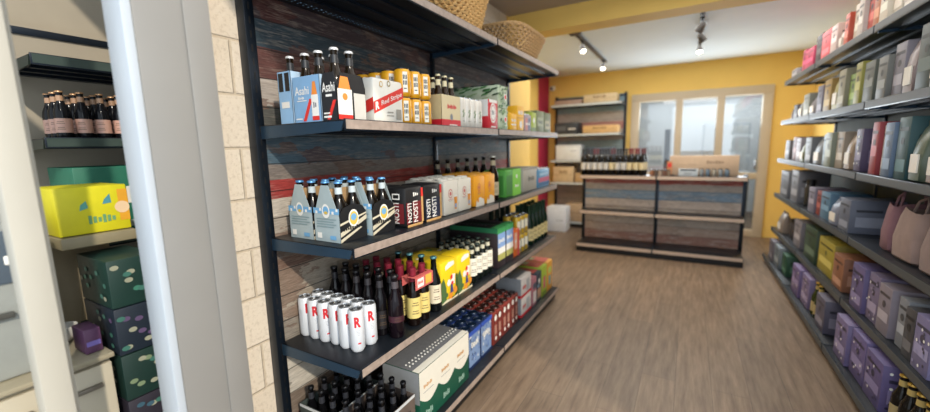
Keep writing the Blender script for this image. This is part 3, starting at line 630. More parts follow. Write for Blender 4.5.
for j in range(4):
    for i in range(4):
        L = 'green bottle with large cream label, %s from near end, %s row from edge' % (ORD[j], ORD[i])
        loc = (-1.092 - .070 * i, 1.975 + .071 * j, Z)
        if p is None: p = bottle('beer_bottle', L, loc, .222, .0325, '#0e1512', '#3e4a44', '#e2dfd0', '#c9c6ae', (.2, .68), group='green bottles with cream labels')
        else: dup(p, loc, L)
gt = mat('#1f5c45', .5); dkb = mat('#2a2024', .5)
for j, (y0, wds) in enumerate(((2.268, 'nearer'), (2.405, 'farther'))):
    carton('dark carton with green top band and blue landscape print, %s of two' % wds, -1.42, -1.058, y0, y0 + .132, Z, .268, dkb, [('rect', '+x', 0, .86, 1, 1, mat('#3f9a58', .5)), ('rect', '-y', 0, .88, 1, 1, mat('#2c7a50', .5)), ('rect', '+x', .05, .50, .95, .86, mat('#7f9fd0', .5)), ('rect', '+x', .05, .34, .95, .50, wh), ('rect', '+x', .05, .18, .95, .34, mat('#a9a860', .5)), ('text', '+x', 'LAND', .15, .62, .85, .72, wh), ('rect', '+z', .86, 0, 1, 1, mat('#3f9a58', .5)), ('rect', '-y', .2, .3, .8, .7, mat('#4a3a3c', .5))] + [('rect', '+z', .1 + .08 * q, .45, .13 + .08 * q, .6, gry) for q in range(8)], bev=.003)
carton('orange carton with white oval beside the green banded cartons', -1.17, -1.058, 2.543, 2.647, Z, .205, mat('#df6a2a', .5), [('rect', '+x', .12, .30, .6, .88, mat('#eab59a', .5)), ('text', '+x', 'ORA', .2, .5, .55, .64, wh), ('rect', '+x', .78, 0, 1, 1, mat('#d8485a', .5))], bev=.010)
p = None
for t in range(2):
    for j in range(3):
        for i in range(2):
            L = 'gold beer can in %s tier past orange carton, %s from near end, %s row' % (('lower', 'upper')[t], ORD[j], ORD[i])
            loc = (-1.094 - .074 * i, 2.685 + .0735 * j, Z + .001 + t * .142)
            if p is None: p = can('beer_can', L, loc, .140, .0345, '#c9a52e', '#a9acb0', lambda mb, r, h: (mb.patch((0, 0), r, -1.0, -.1, h * .3, h * .75, mat('#ece6cf', .4)), mb.patch((0, 0), r, -.2, .2, h * .1, h * .9, mat('#6d6a70', .4))), 'gold cans stacked two high')
            else: dup(p, loc, L)
p = None
for j in range(5):
    for i in range(2):
        L = 'green glass bottle with cream label at the far end, %s along, %s row' % (ORD[j], ('front', 'back')[i])
        loc = (-1.10 - .085 * i, 2.965 + .088 * j - .03 * i, Z)
        if p is None: p = bottle('large_bottle', L, loc, .325, .039, '#10251a', '#23402c', '#d4c38a', '#2b4a34', (.12, .42), foil='#1c3a28', group='green bottles at the far end')
        else: dup(p, loc, L)
p = None
for j in range(4):
    L = 'dark green bottle standing behind the gold cans, %s along' % ORD[j]
    if p is None: p = bottle('large_bottle', L, (-1.27, 2.62 + .1 * j, Z), .325, .038, '#0f1c15', '#1d3224', '#7a7254', None, (.12, .42), foil='#16291d', group='dark green bottles behind gold cans')
    else: dup(p, (-1.27, 2.62 + .1 * j, Z), L)

# ================================================================= bottom level
Z = GZ[4]
# crates with black bottles
def crate(label, x0, x1, y0, y1, nx, ny, w1, col='#5d514a', h=.20):
    cx, cy = (x0 + x1) / 2, (y0 + y1) / 2; a, b = (x1 - x0) / 2, (y1 - y0) / 2
    root = thing('bottle_crate', label, 'crate', (cx, cy, Z + .001)); cm = mat(col, .6, 0, .18, 30); t = .003
    mb = MB(); mb.box((-a, -b, 0), (a, b, .004), cm)
    mb.build('crate_floor', root)
    for q0, q1, nm in (((-a, -b), (a, -b + t), '-y'), ((-a, b - t), (a, b), ''), ((-a, -b + t), (-a + t, b - t), ''), ((a - t, -b + t), (a, b - t), '+x')):
        mb = MB(); mb.box((q0[0], q0[1], .004), (q1[0], q1[1], h), cm)
        if nm: decorate(mb, faces(-a, a, -b, b, 0, h), [('rect', nm, .0, .93, 1, 1, mat('#c2c6c8', .4)), ('rect', nm, .1, .2, .3, .7, mat('#3a2c2a', .5)), ('rect', nm, .36, .15, .5, .75, mat('#a8564a', .5)), ('rect', nm, .56, .3, .9, .5, mat('#b9a99c', .5)), ('text', nm, 'STOUT', .58, .6, .9, .75, mat('#2a2422', .5))])
        mb.build('crate_side', root)
    st = None
    for i in range(nx):
        for j in range(ny):
            L = 'black bottle in the %s, %s row from wall, %s from near end' % (w1, ORD[i], ORD[j])
            loc = (cx - a + (2 * i + 1) * a / nx, cy - b + (2 * j + 1) * b / ny, Z + .008)
            if st is None: st = bottle('beer_bottle', L, loc, .262, .027, '#0c0c0e', '#15161a', '#b7a98f', '#2b2d33', group='bottles in the ' + w1)
            else: dup(st, loc, L)
crate('printed cardboard crate of black bottles by shelf edge at near end of bottom shelf', -1.205, -1.01, .99, 1.275, 3, 4, 'front crate')
crate('dark cardboard crate of black bottles against the boards at bottom near end', -1.415, -1.215, .99, 1.275, 3, 4, 'back crate', '#3d4643')
# big white-lidded green case
wl = mat('#dcd8cb', .55, var=.03); gl_ = mat('#12503c', .5); gold2 = mat('#c08a4a', .5); gtop = mat('#717377', .45, var=.1, scale=60)
wave = [(0, .0)] + [(q / 24, .44 - .11 * abs(math.sin(q / 24 * PI * 3)) + .04) for q in range(25)][::1] + [(1, 0)]
o_ = [('poly', '+x', [(q / 24, .52 - .15 * abs(math.sin(q / 24 * PI * 3))) for q in range(25)] + [(1, 1), (0, 1)], wl)]
for q in range(3): o_ += [('text', '+x', 'PREMIUM', .07 + .33 * q, .66, .22 + .33 * q, .73, gold2), ('rect', '+x', .06 + .33 * q, .58, .24 + .33 * q, .59, gry), ('text', '+x', 'BEER', .09 + .33 * q, .12, .22 + .33 * q, .24, mat('#8fb0a0', .5))]
o_ += [('rect', '-y', 0, .42, 1, 1, mat('#8d9092', .5)), ('rect', '+z', .0, 0, .82, 1, gtop), ('rect', '+z', .82, 0, 1, 1, wl)]
case = carton('large green case with wavy edged white sleeve and grey top on bottom shelf', -1.225, -1.012, 1.315, 1.775, Z, .272, gl_, o_, name='beer_case', cat='case', bev=.004)
dots = MB()
for r in range(2):
    for q in range(18): dots.lathe([(.0055, 0), (.0045, .003), (.001, .0035)], (-1.105 + .022 * r, 1.34 + q * .0245, Z + .2775), mat('#d9d9d2', .4), 8)
dots.build('stud_rows', case, off=tuple(case.location))
nv = mat('#182850', .45); lb = mat('#7890b6', .45); dn = mat('#16233c', .4)
for i, (x0, wd) in enumerate(((-1.190, 'edge'), (-1.345, 'wall'))):
    for j in range(2):
        y0 = 1.825 + j * .155
        rr = random.Random(i * 3 + j); o = [('rect', '+x', .04, .06, .96, .92, lb)]
        for q in range(26):
            a, b = .05 + rr.random() * .8, .08 + rr.random() * .75; o.append(('poly', '+x', [(a, b), (a + .1, b + .02), (a + .06, b + .09)], rr.choice((nv, mat('#3d63a8', .5), mat('#56657e', .5), wh))))
        o += [('rect', '+x', 0, 0, 1, .08, nv), ('rect', '+x', 0, .88, 1, 1, mat('#2f50a8', .4)), ('rect', '-y', .1, .1, .9, .8, dn), ('text', '+x', 'PILS', .2, .55, .8, .7, wh)]
        carton('blue and silver patterned can carton on bottom shelf, %s side, %s from green case' % (wd, ORD[j]), x0, x0 + .148, y0, y0 + .148, Z, .232, nv, o, tops=(2, 2, mat('#162840', .3, .4)), bev=.004)
rb = mat('#7c3028', .5); rb2 = mat('#4b1a18', .5)
for i, (x0, wd) in enumerate(((-1.190, 'edge'), (-1.345, 'wall'))):
    for j in range(3):
        y0 = 2.155 + j * .145
        o = []
        for q in range(2):
            u = .08 + .46 * q; o += [('rect', '+x', u, .05, u + .38, .92, rb2), ('rect', '+x', u + .05, .10, u + .33, .86, rb), ('disc', '+x', u + .19, .82, .018, wh, 1.1), ('rect', '+x', u + .06, .3, u + .3, .6, mat('#a87a6c', .5)), ('disc', '+x', u + .19, .18, .013, wh)]
        carton('red brown can carton with pale discs on bottom shelf, %s side, %s from blue cartons' % (wd, ORD[j]), x0, x0 + .148, y0, y0 + .138, Z, .218, rb, o, tops=(2, 2, mat('#382420', .3, .4)), bev=.005)
wrw = mat('#d7d0ca', .5)
for t in range(2):
    carton('white carton with red edging, %s of stack of two on bottom shelf' % ('lower', 'upper')[t], -1.24, -1.035, 2.625, 2.845, Z + t * .152, .150, wrw, [('rect', '+x', 0, (0, .0)[t], 1, .14, rw), ('rect', '-y', 0, 0, 1, .14, rw), ('rect', '-y', 0, .14, 1, 1, mat('#8e9296', .5)), ('rect', '+x', .5, .2, .8, .8, mat('#b0b2b4', .5)), ('text', '+x', 'BIER', .15, .4, .45, .6, rd), ('rect', '+z', 0, 0, .8, 1, mat('#7b8084', .5))], bev=.008)
for (y0, y1, h, c, ops, lb_) in (
    (2.865, 2.955, .235, '#a46a72', [('rect', '+x', .1, .1, .9, .5, mat('#d2c8c4', .5)), ('rect', '+x', .1, .6, .9, .8, mat('#3d4e60', .5))], 'narrow pink and white carton beside the stacked white cartons'),
    (2.960, 3.075, .245, '#2f3d48', [('rect', '+x', .1, .1, .9, .45, mat('#a9836b', .5)), ('disc', '+x', .5, .7, .02, wh), ('rect', '+x', .1, .5, .5, .6, mat('#6b8aa0', .5))], 'dark blue carton with tan panel beside the lime carton'),
    (3.080, 3.225, .262, '#9fb43a', [('rect', '+x', .3, .25, .7, .65, mat('#c0616a', .5)), ('rect', '+x', .1, .05, .9, .15, mat('#6f8430', .5))], 'lime green carton with pink patch near the end of bottom shelf'),
    (3.230, 3.375, .265, '#d79a3c', [('rect', '+x', .3, .2, .7, .5, mat('#6f9a9e', .5)), ('rect', '+x', .2, .6, .8, .8, mat('#b8d068', .5))], 'orange yellow carton last on the bottom shelf')):
    carton(lb_, -1.33, -1.03, y0, y1, Z, h, mat(c, .5), ops + [('rect', '+z', 0, 0, .9, 1, mat('#b5524e', .5)), ('rect', '+z', .2, .2, .5, .8, mat('#7f8a6a', .5))], bev=.004)

# ================================================================= wicker baskets on top
def basket(label, cx, cy, z, ax, ay, fl, h, rings, col, group=None):
    root = thing('wicker_basket', label, 'basket', (cx, cy, z)); m1 = mat(col, .65, 0, .18, 60); m2 = mat('#8d6d45', .7, 0, .15, 60)
    ns = 36
    mb = MB()
    def P(t, k, off=0):
        s = 1 + (fl - 1) * t; a = 2 * PI * k; p = 4.0
        c, sn = math.cos(a), math.sin(a)
        rr = (abs(c) ** p + abs(sn) ** p) ** (-1 / p)
        return (c * rr * (ax * s + off), sn * rr * (ay * s + off), t * h)
    for i in range(rings):
        t = (i + .5) / rings; n = ns * 4
        pts = [P(t, k / n, (.0075) * math.cos(PI * (k / 4 * 2) + PI * i)) for k in range(n)]
        mb.tube(pts, h / rings * .50, m1, 5, True)
    mb.build('woven_wall', root)
    mb = MB()
    for k in range(ns * 2): mb.tube([P(t / 4, (k + .5) / (ns * 2)) for t in range(5)], .0028, m2, 4)
    mb.build('stakes', root)
    mb = MB()
    for q in range(3): mb.tube([tuple(Vector(P(1, k / 96, .006 * math.cos(2 * PI * k / 6 + q * 2 * PI / 3))) + Vector((0, 0, .006 * math.sin(2 * PI * k / 6 + q * 2 * PI / 3)))) for k in range(96)], .006, m1, 6, True)
    mb.build('rim', root)
    mb = MB(); mb.box((-ax * .97, -ay * .97, .001), (ax * .97, ay * .97, .006), m2); mb.build('basket_floor', root)
    return root
basket('large woven wicker basket on top of shelving, nearer to the camera', -1.225, 1.99, 2.007, .125, .185, 1.42, .27, 14, '#cfa76c')
basket('flared pale wicker basket on top of shelving, farther one', -1.20, 2.84, 2.007, .125, .21, 1.55, .185, 10, '#c4a070')

# ================================================================= counter goods
Z = .986
p = None
foils = ['#1b1518', '#1b1518', '#6b1f24', '#1b1518', '#1b1518', '#5c1a1e', '#1b1518', '#1b1518', '#7a2428', '#7a2428', '#5c1a1e']
protos = {}
for i in range(2):
    for j in range(11):
        fo = foils[j]; x = -1.21 + j * .071 + .02 * i; y = 5.30 + i * .095
        L = 'dark wine bottle with cream label on the counter, %s row, %s from the left' % (('front', 'back')[i], ORD[j])
        if fo not in protos: protos[fo] = bottle('wine_bottle', L, (x, y, Z), .335, .032, '#12100e', fo, '#d5c7a0' if j > 3 else '#c9c8c4', None, (.22, .48), foil=fo, wine=True, group='wine bottles on the counter')
        else: dup(protos[fo], (x, y, Z), L)
carton('long kraft cardboard box standing at the back of the counter', -.20, .50, 5.425, 5.52, Z, .235, mat('#bfa68c', .7), [('rect', '-y', .1, .55, .4, .57, mat('#8d7660', .6)), ('text', '-y', 'CRAFT', .55, .6, .8, .75, mat('#8d7660', .6))], name='cardboard_box', cat='box')
jc = ['#8a5a3c', '#5a4a40', '#9a8878', '#6b4a3a', '#7c6a58']
for j in range(9):
    r = .021; mb = MB(); mb.lathe([(r, 0), (r, .05), (r * .8, .062)], (0, 0, 0), mat(jc[j % 5], .3), 14); ob = thing('jar', 'small brown jar on the counter beside the wine bottles, %s from left' % ORD[j], 'jar', (-.36 + (j % 5) * .047 + (j // 5) * .02 - .03, 5.31 + (j // 5) * .055, Z + .0015), 0, 'small jars on the counter'); mb.build('jar_body', ob)
    mb = MB(); mb.lathe([(r * .85, .062), (r * .85, .075), (.001, .0755)], (0, 0, 0), mat('#3a3028', .4), 14); mb.build('lid', ob)
mb = MB(); mb.box((-.055, -.03, 0), (.055, .03, .012), STEEL2, .002); ps = thing('card_reader_stand', 'small dark stand with an orange card between jars and white tray', 'stand', (-.20, 5.385, Z + .001)); mb.build('stand_base', ps); mb = MB(); mb.box((-.028, -.002, .012), (.028, .002, .17), mat('#c98a5c', .5)); mb.box((-.02, -.004, .1), (.02, -.002, .15), rd); mb.build('card', ps)
carton('pale blue white box on the counter in front of kraft box', -.10, .10, 5.29, 5.37, Z, .085, mat('#bcc6cc', .5), [('rect', '-y', .1, .75, .9, 1, mat('#3e4a58', .5)), ('text', '-y', 'WINE', .3, .25, .7, .5, gry)], name='small_box', cat='box')
for j in range(10):
    r = .020; L = 'small dark topped tin on the counter before the kraft box, %s from left' % ORD[j]; rr = can('small_tin', L, (.135 + (j % 5) * .062 + .0 * (j // 5), 5.305 + (j // 5) * .055, Z + .001), .085, .0235, ('#8f959a', '#6b7c8c', '#a39c90')[j % 3], '#2a3036', None, 'small tins on the counter')

# ================================================================= back unit goods
def wcrate(label, x0, x1, y0, y1, z, h, col='#c39c6a', txt=None, name='wooden_box'):
    m = mat(col, .6, 0, .12, 20)
    ops = [('rect', '-y', .0, .48, 1, .5, mat('#7d603c', .7))] + ([('text', '-y', txt, .3, .58, .7, .78, mat('#7d603c', .7))] if txt else [])
    return carton(label, x0, x1, y0, y1, z, h, m, ops, name=name, cat='box', bev=.002)
yb0, yb1 = 6.56, 6.84
wcrate('pale wooden box on the top shelf of back unit', -1.52, -1.02, yb0, yb1, 2.03, .135, '#cdb892', 'VIN')
wcrate('flat brown carton beside pale box on top shelf of back unit', -1.99, -1.55, yb0, yb1, 2.03, .075, '#a88e80')
carton('black gift box on second shelf of back unit', -1.99, -1.60, yb0, yb1, 1.555, .19, mat('#33363b', .5), [('rect', '-y', .1, .3, .5, .7, mat('#565a60', .5)), ('rect', '-y', .6, .4, .9, .5, wh)], name='gift_box', cat='box')
wcrate('long light wooden crate on second shelf of back unit', -1.52, -.99, yb0, yb1, 1.555, .125, '#d0a970', 'CAVE')
carton('white box on third shelf of back unit', -1.96, -1.55, yb0, yb1, 1.13, .25, mat('#dfe3e4', .5), [('rect', '-y', .6, .6, .85, .63, gry), ('rect', '-y', .1, .9, .9, .92, gry)], name='white_box', cat='box')
carton('dark blue box behind the wine bottles on third shelf of back unit', -1.45, -1.05, yb0, yb1, 1.13, .20, mat('#4c5a68', .5), [('rect', '-y', .1, .3, .9, .4, wh)], name='gift_box', cat='box')
wcrate('kraft wine box on fourth shelf of back unit, left', -2.0, -1.66, yb0, yb1, .76, .26, '#c9b08a', 'VINO')
wcrate('kraft wine box on fourth shelf of back unit, lower right', -1.63, -1.18, yb0, yb1, .76, .155, '#bf9f74')
carton('white cardboard box on the floor beside back unit', -1.97, -1.66, 6.12, 6.40, 0, .40, mat('#d9dfe8', .5), [('rect', '-y', .5, .45, .9, .47, gry), ('rect', '+z', .46, 0, .5, 1, mat('#b9bfc8', .5))], name='white_box', cat='box', bev=.004)
carton('taller white cardboard box on the floor, left of the other', -2.19, -1.97, 5.72, 6.04, 0, .42, mat('#e3e6ea', .5), [('rect', '+z', .46, 0, .5, 1, mat('#b9bfc8', .5)), ('rect', '+x', .3, .4, .7, .42, gry)], name='white_box', cat='box', bev=.004)
for q, (a, b, h) in enumerate(((-1.78, -1.50, .30), (-1.46, -1.1, .24))):
    wcrate('brown carton on the bottom shelf of back unit, %s' % ('left', 'right')[q], a, b, yb0, yb1, .10, h, '#b39a7c', name='cardboard_box')
# back room furniture
r_ = thing('refrigerator', 'tall white cabinet seen through right part of the back glazing', 'cabinet', (.55, 8.7, 0)); mb = MB(); mb.box((-.35, -.3, 0), (.35, .3, 1.7), mat('#aab3ba', .4), .02); mb.build('body', r_); mb = MB(); mb.box((-.33, -.325, .06), (.33, -.301, 1.66), mat('#b8c0c6', .35), .01); dd = mb.build('door', r_); mb = MB(); mb.box((-.28, -.36, .8), (-.26, -.327, 1.2), CHROME, .004); mb.build('handle', dd)
mb = MB(); mb.box((-.40, 8.0, 0), (-.31, 8.06, 1.62), mat('#3a3f45', .5), .01); tag(mb.build('dark_post'), 'dark upright panel standing in the room behind the left glazing', 'post')
k = thing('side_table', 'grey table in the room behind the glazing', 'table', (.35, 7.75, 0)); mb = MB(); mb.box((-.5, -.3, .86), (.5, .3, .9), mat('#8b8f90', .5), .004); mb.build('tabletop', k)
for sx in (-1, 1):
    for sy in (-1, 1): mb = MB(); mb.box((sx * .46 - .02, sy * .26 - .02, 0), (sx * .46 + .02, sy * .26 + .02, .86), mat('#6b6f70', .5)); mb.build('leg', k)
mb = MB(); mb.box((-.22, -.16, .9), (.22, .16, 1.14), mat('#9aa0a2', .4), .015); mb.box((-.22, -.162, 1.08), (.22, -.1605, 1.12), blk); o = mb.build('grey_machine', loc=(.28, 7.75, .001)); tag(o, 'grey machine with dark slot on the table behind the glazing', 'machine')

# ================================================================= ceiling tracks, security camera
def track(label, cx, y0, y1, heads, lname):
    z = 2.55; root = thing('track_light', label, 'track light', (cx, y0, z))
    tm = mat('#4c4844', .4, .4)
    mb = MB(); mb.box((-.018, 0, -.03), (.018, y1 - y0, -.001), tm, .003); mb.build('track', root)
    mb = MB(); mb.box((-.055, -.04, -.035), (.055, .06, -.001), mat('#2a2826', .4), .004); mb.build('power_feed', root)
    for (dy, tx, ty) in heads:
        mb = MB(); mb.tube([(0, dy, -.03), (0, dy, -.085)], .007, BLACK, 8); mb.box((-.02, dy - .03, -.04), (.02, dy + .03, -.03), BLACK, .002); mb.build('stem', root)
        d = Vector((tx, ty, -.8)).normalized(); M = d.to_track_quat('-Z', 'Y').to_matrix().to_4x4(); M.translation = Vector((0, dy, -.10))
        mb = MB(); mb.lathe([(.012, .035), (.028, .02), (.033, -.02), (.036, -.06), (.033, -.061), (.030, -.045)], (0, 0, 0), mat('#332f2c', .4, .3), 18); mb.v = [tuple(M @ Vector(v)) for v in mb.v]; hd = mb.build('spot_head', root)
        mb = MB(); mb.lathe([(.0295, -.05), (.02, -.054), (.001, -.056)], (0, 0, 0), mat('#fff2d8', .5, emit=14), 16); mb.v = [tuple(M @ Vector(v)) for v in mb.v]; mb.build('bulb', hd)
        lo = lamp('spot_lamp', 'SPOT', (0, 0, 0), 34, (1, .86, .66), spot_size=1.5, spot_blend=.8, shadow_soft_size=.03)
        lo.parent = root; M2 = M.copy(); M2.translation = Vector((0, dy, -.10)) + d * .07; lo.matrix_local = M2
track('black ceiling track with two spots over the left of the aisle', -1.10, 4.30, 6.05, ((.35, .3, -.5), (1.55, .1, -.6)), 'a')
track('black ceiling track seen end on with three spots over the counter', .04, 4.15, 5.75, ((.3, -.5, .2), (.72, .5, .2), (1.35, .0, -.6)), 'b')
sc_ = thing('security_camera', 'small white security camera high in the left back corner', 'camera', (-2.13, 6.92, 2.36)); mb = MB(); mb.box((-.04, -.02, -.04), (.04, 0, .04), WHITE, .006); mb.build('mount', sc_); mb = MB(); mb.tube([(0, -.02, 0), (0, -.09, -.01)], .03, WHITE, 14); h_ = mb.build('housing', sc_); mb = MB(); mb.tube([(0, -.09, -.01), (0, -.094, -.0105)], .02, BLACK, 14); mb.build('lens', h_)

# ================================================================= left side room contents
SH = mat('#26332f', .45, .2, .1)
shelving('dark green metal shelving of bottles in the side room past the door jamb', lambda u, d, z: (-2.44 + d, .49 + u, z), (-2.44, .49, 0), 1, .95, [1.74, 1.45, 1.06, .76, .44, .1], .44, 1.95, LW, holes=False, ticket=mat('#3c4a46', .4), end=SH)
p = None
for i in range(3):
    for j in range(7):
        L = 'small dark bottle on second shelf of side room, %s row, %s along' % (ORD[i], ORD[j])
        loc = (-2.05 - .06 * i, .565 + .058 * j, 1.45)
        if p is None: p = bottle('small_bottle', L, loc, .175, .024, '#131418', '#b9906a', '#c49a8a', '#a8856a', group='bottles in the side room')
        else: dup(p, loc, L)
carton('green carton under the bottle shelf of side room', -2.30, -2.03, .56, .95, 1.06, .28, mat('#1f6b55', .5), [('rect', '+x', .05, .1, .95, .2, mat('#9aa8a0', .5)), ('text', '+x', 'BIER', .1, .45, .6, .7, wh)])
yb = carton('long bright yellow carton with blue marks in the side room', -1.86, -1.66, .405, .585, 1.137, .150, mat('#d6cc1c', .5), [('poly', '+x', [(.3, .5), (.42, .55), (.4, .7), (.32, .62)], mat('#5fa89a', .5)), ('poly', '+x', [(.62, .6), (.75, .62), (.74, .82), (.65, .7)], mat('#4d8f9a', .5)), ('rect', '+x', .85, .2, 1, .9, mat('#e0a02a', .5)), ('text', '+x', 'SUNNY', .4, .2, .8, .38, mat('#6b9a6a', .5)), ('disc', '+x', .9, .5, .02, mat('#e8c8a0', .5))])
rk = thing('display_stand', 'narrow cream stand holding the yellow carton in the side room', 'stand', (-1.76, .40, 0)); mb = MB(); mb.box((-.13, 0, 1.10), (.12, .19, 1.135), mat('#8f8468', .5), .003); mb.build('top_board', rk); mb = MB(); mb.box((-.12, .005, .80), (-.10, .18, 1.10), mat('#a5967a', .6)); mb.build('back_board', rk)
for yy_ in (.45, .56): mb = MB(); mb.box((-1.885, yy_, 0), (-1.865, yy_ + .02, 1.10), mat('#a5967a', .6)); mb.build('leg', rk, off=(-1.76, .40, 0))
gks = [('#15332c', '#3d7a64'), ('#1a2430', '#5c4a6a'), ('#16302a', '#7a8a6a'), ('#2a2630', '#3a5a6a'), ('#122a22', '#8aa89a'), ('#2b2a26', '#b9a06a'), ('#141c22', '#6a5c58')]
for t, (c1, c2) in enumerate(gks):
    h = .150; rr = random.Random(t); o = [('disc', f, a, b, .011, mat(rr.choice((c2, '#9a9a84', '#3f6f62')), .5), .7) for f in ('+x', '-y') for a, b in ((.1 + rr.random() * .8, .12 + rr.random() * .75) for _ in range(9))]
    carton('dark patterned crate in the side room pile beside cream cabinet, %s from the top' % ORD[t], -1.73, -1.50, .452, .585, (6 - t) * .153, h, mat(c1, .5), o, name='small_crate', cat='crate', bev=.003)
# base cupboards along the side room
cb = thing('base_cabinet', 'cream base cabinet with drawer fronts below the side room stand', 'cabinet', (-1.5, .42, 0)); cwm = mat('#bfb59f', .45, var=.02)
mb = MB(); mb.box((-.42, -.72, 0), (-.02, .012, .78), cwm, .003); mb.build('body', cb)
for (a, b) in ((-.71, -.36), (-.35, -.135), (-.125, .010)):
    mb = MB(); mb.box((-.02, a, .02), (0, b, .765), cwm, .004); d_ = mb.build('door', cb); mb = MB(); mb.box((.0, b - .09, .70), (.014, b - .03, .712), mat('#6f675a', .4), .002); mb.build('handle', d_)
mb = MB(); mb.box((-.43, -.73, .78), (.012, .016, .795), mat('#a29880', .4), .003); mb.build('worktop', cb)
ap = thing('kitchen_appliance', 'grey appliance with dark control panel on the cream cabinet', 'appliance', (-1.55, .215, .796)); mb = MB(); mb.box((-.30, -.22, 0), (0, .115, .42), mat('#9a9d98', .4), .01); mb.build('body', ap)
mb = MB(); mb.box((0, -.20, .26), (.006, .095, .40), mat('#54606c', .35), .002); mb.lathe([(.001, 0), (.014, 0)], (0, 0, 0), WHITE, 4) if False else None; mb.box((.006, .05, .31), (.012, .075, .335), WHITE, .004); mb.build('control_panel', ap)
mb = MB(); mb.box((0, -.05, .17), (.02, .05, .185), mat('#4c4c48', .4), .003); mb.build('handle', ap)
pb = carton('small purple box on the cream cabinet beside the green crates', -1.62, -1.53, .385, .425, .796, .075, mat('#5c3a58', .5), [('rect', '+x', .1, .3, .9, .5, mat('#7a6ab0', .5))], name='small_box', cat='box')
mb = MB(); mb.lathe([(.02, 0), (.035, .02), (.04, .05), (.037, .05), (.03, .02), (.001, .008)], (0, 0, 0), WHITE, 18); bw = thing('bowl', 'white bowl on the cream cabinet in the side room', 'bowl', (-1.72, .385, .7965)); mb.build('bowl_body', bw)
mb = MB(); mb.lathe([(.018, .008), (.03, .03), (.001, .045)], (0, 0, 0), mat('#8d7d78', .6), 12); mb.build('contents', bw)

# ================================================================= RIGHT SHELVING goods
def pouch(label, x0, x1, y0, y1, z, h, col, group=None):
    a, b = (x1 - x0) / 2, (y1 - y0) / 2; mb = MB(); m = mat(col, .4, 0, .08, 30); n = 12; prof = [(0, .75), (.03, 1), (.35, 1), (.65, .75), (.88, .28), (.90, .12), (1, .12)]
    vs = []; fs = []
    for t, s in prof:
        for k in range(n):
            q = 2 * PI * k / n; vs.append((a * s * math.copysign(abs(math.cos(q)) ** .6, math.cos(q)), b * (1 - .03 * t) * math.copysign(abs(math.sin(q)) ** .35, math.sin(q)), t * h))
    for i in range(len(prof) - 1):
        for k in range(n): fs.append((i * n + k, i * n + (k + 1) % n, (i + 1) * n + (k + 1) % n, (i + 1) * n + k))
    mb.add(vs, fs, m, True); mb.add(vs[:n], [tuple(range(n))[::-1]], m); mb.add(vs[-n:], [tuple(range(n))], m)
    mb.box((-a - .0015, -b * .6, h * .15), (-a + .004, b * .6, h * .45), mat('#d8d2c6', .5))
    return tag(mb.build('coffee_pouch', loc=((x0 + x1) / 2, (y0 + y1) / 2, z + .001)), label, 'pouch', group)
def tote(label, x0, x1, y0, y1, z, h, col):
    a, b = (x1 - x0) / 2, (y1 - y0) / 2; root = thing('cloth_bag', label, 'bag', ((x0 + x1) / 2, (y0 + y1) / 2, z + .001)); m = mat(col, .85, 0, .12, 18, bump=.3)
    mb = MB(); n = 20; vs = []; fs = []
    prof = [(0, .86), (.06, 1), (.4, 1.03), (.8, .94), (1, .86)]
    for i, (t, s) in enumerate(prof):
        for k in range(n):
            q = 2 * PI * k / n; w_ = 1 + .04 * math.sin(5 * q + i); vs.append((a * s * w_ * math.copysign(abs(math.cos(q)) ** .5, math.cos(q)), b * s * w_ * math.copysign(abs(math.sin(q)) ** .5, math.sin(q)), t * h + .01 * math.sin(3 * q) * t))
    for i in range(len(prof) - 1):
        for k in range(n): fs.append((i * n + k, i * n + (k + 1) % n, (i + 1) * n + (k + 1) % n, (i + 1) * n + k))
    mb.add(vs, fs, m, True); mb.add(vs[:n], [tuple(range(n))[::-1]], m); mb.add([(v[0], v[1], v[2] - .03) for v in vs[-n:]], [tuple(range(n))], mat('#6f6058', .9)); mb.build('bag_body', root)
    for s in (-1, 1):
        mb = MB(); mb.tube([(s * a * .6, -b * .45, h * .9), (s * a * .5, -b * .35, h * 1.15), (s * a * .4, 0, h * 1.24), (s * a * .5, b * .35, h * 1.15), (s * a * .6, b * .45, h * .9)], .006, m, 6); mb.build('handle', root)
    return root
SHN = ['top', 'second', 'third', 'fourth', 'fifth', 'bottom']
WORD = {}
def colour_word(c):
    c = c.lstrip('#'); r, g, b = [int(c[i:i + 2], 16) for i in (0, 2, 4)]; mx, mn = max(r, g, b), min(r, g, b)
    if mx - mn < 22: return 'dark' if mx < 80 else ('grey' if mx < 185 else 'white')
    if r > 200 and g > 180 and b > 130: return 'cream'
    if r >= g and r >= b:
        if b > g + 12: return 'pink'
        if g > .78 * r and b < .55 * r: return 'yellow'
        if g > .74 * r: return 'beige' if mx > 150 else 'brown'
        if g > .45 * r and b < .5 * r: return 'orange'
        return 'red' if mx > 140 and g < .5 * r else 'brown'
    if g >= b: return 'green' if g > r * 1.05 else 'olive'
    return 'lilac' if r > g else 'blue'
cnt = {}
def rlab(lv, y, c, kind):
    return
right_items = []
def RI(lv, y1, y0, h, c, kind='box', dep=.2, xf=None): right_items.append([lv, y0, y1, h, c, kind, dep, xf])
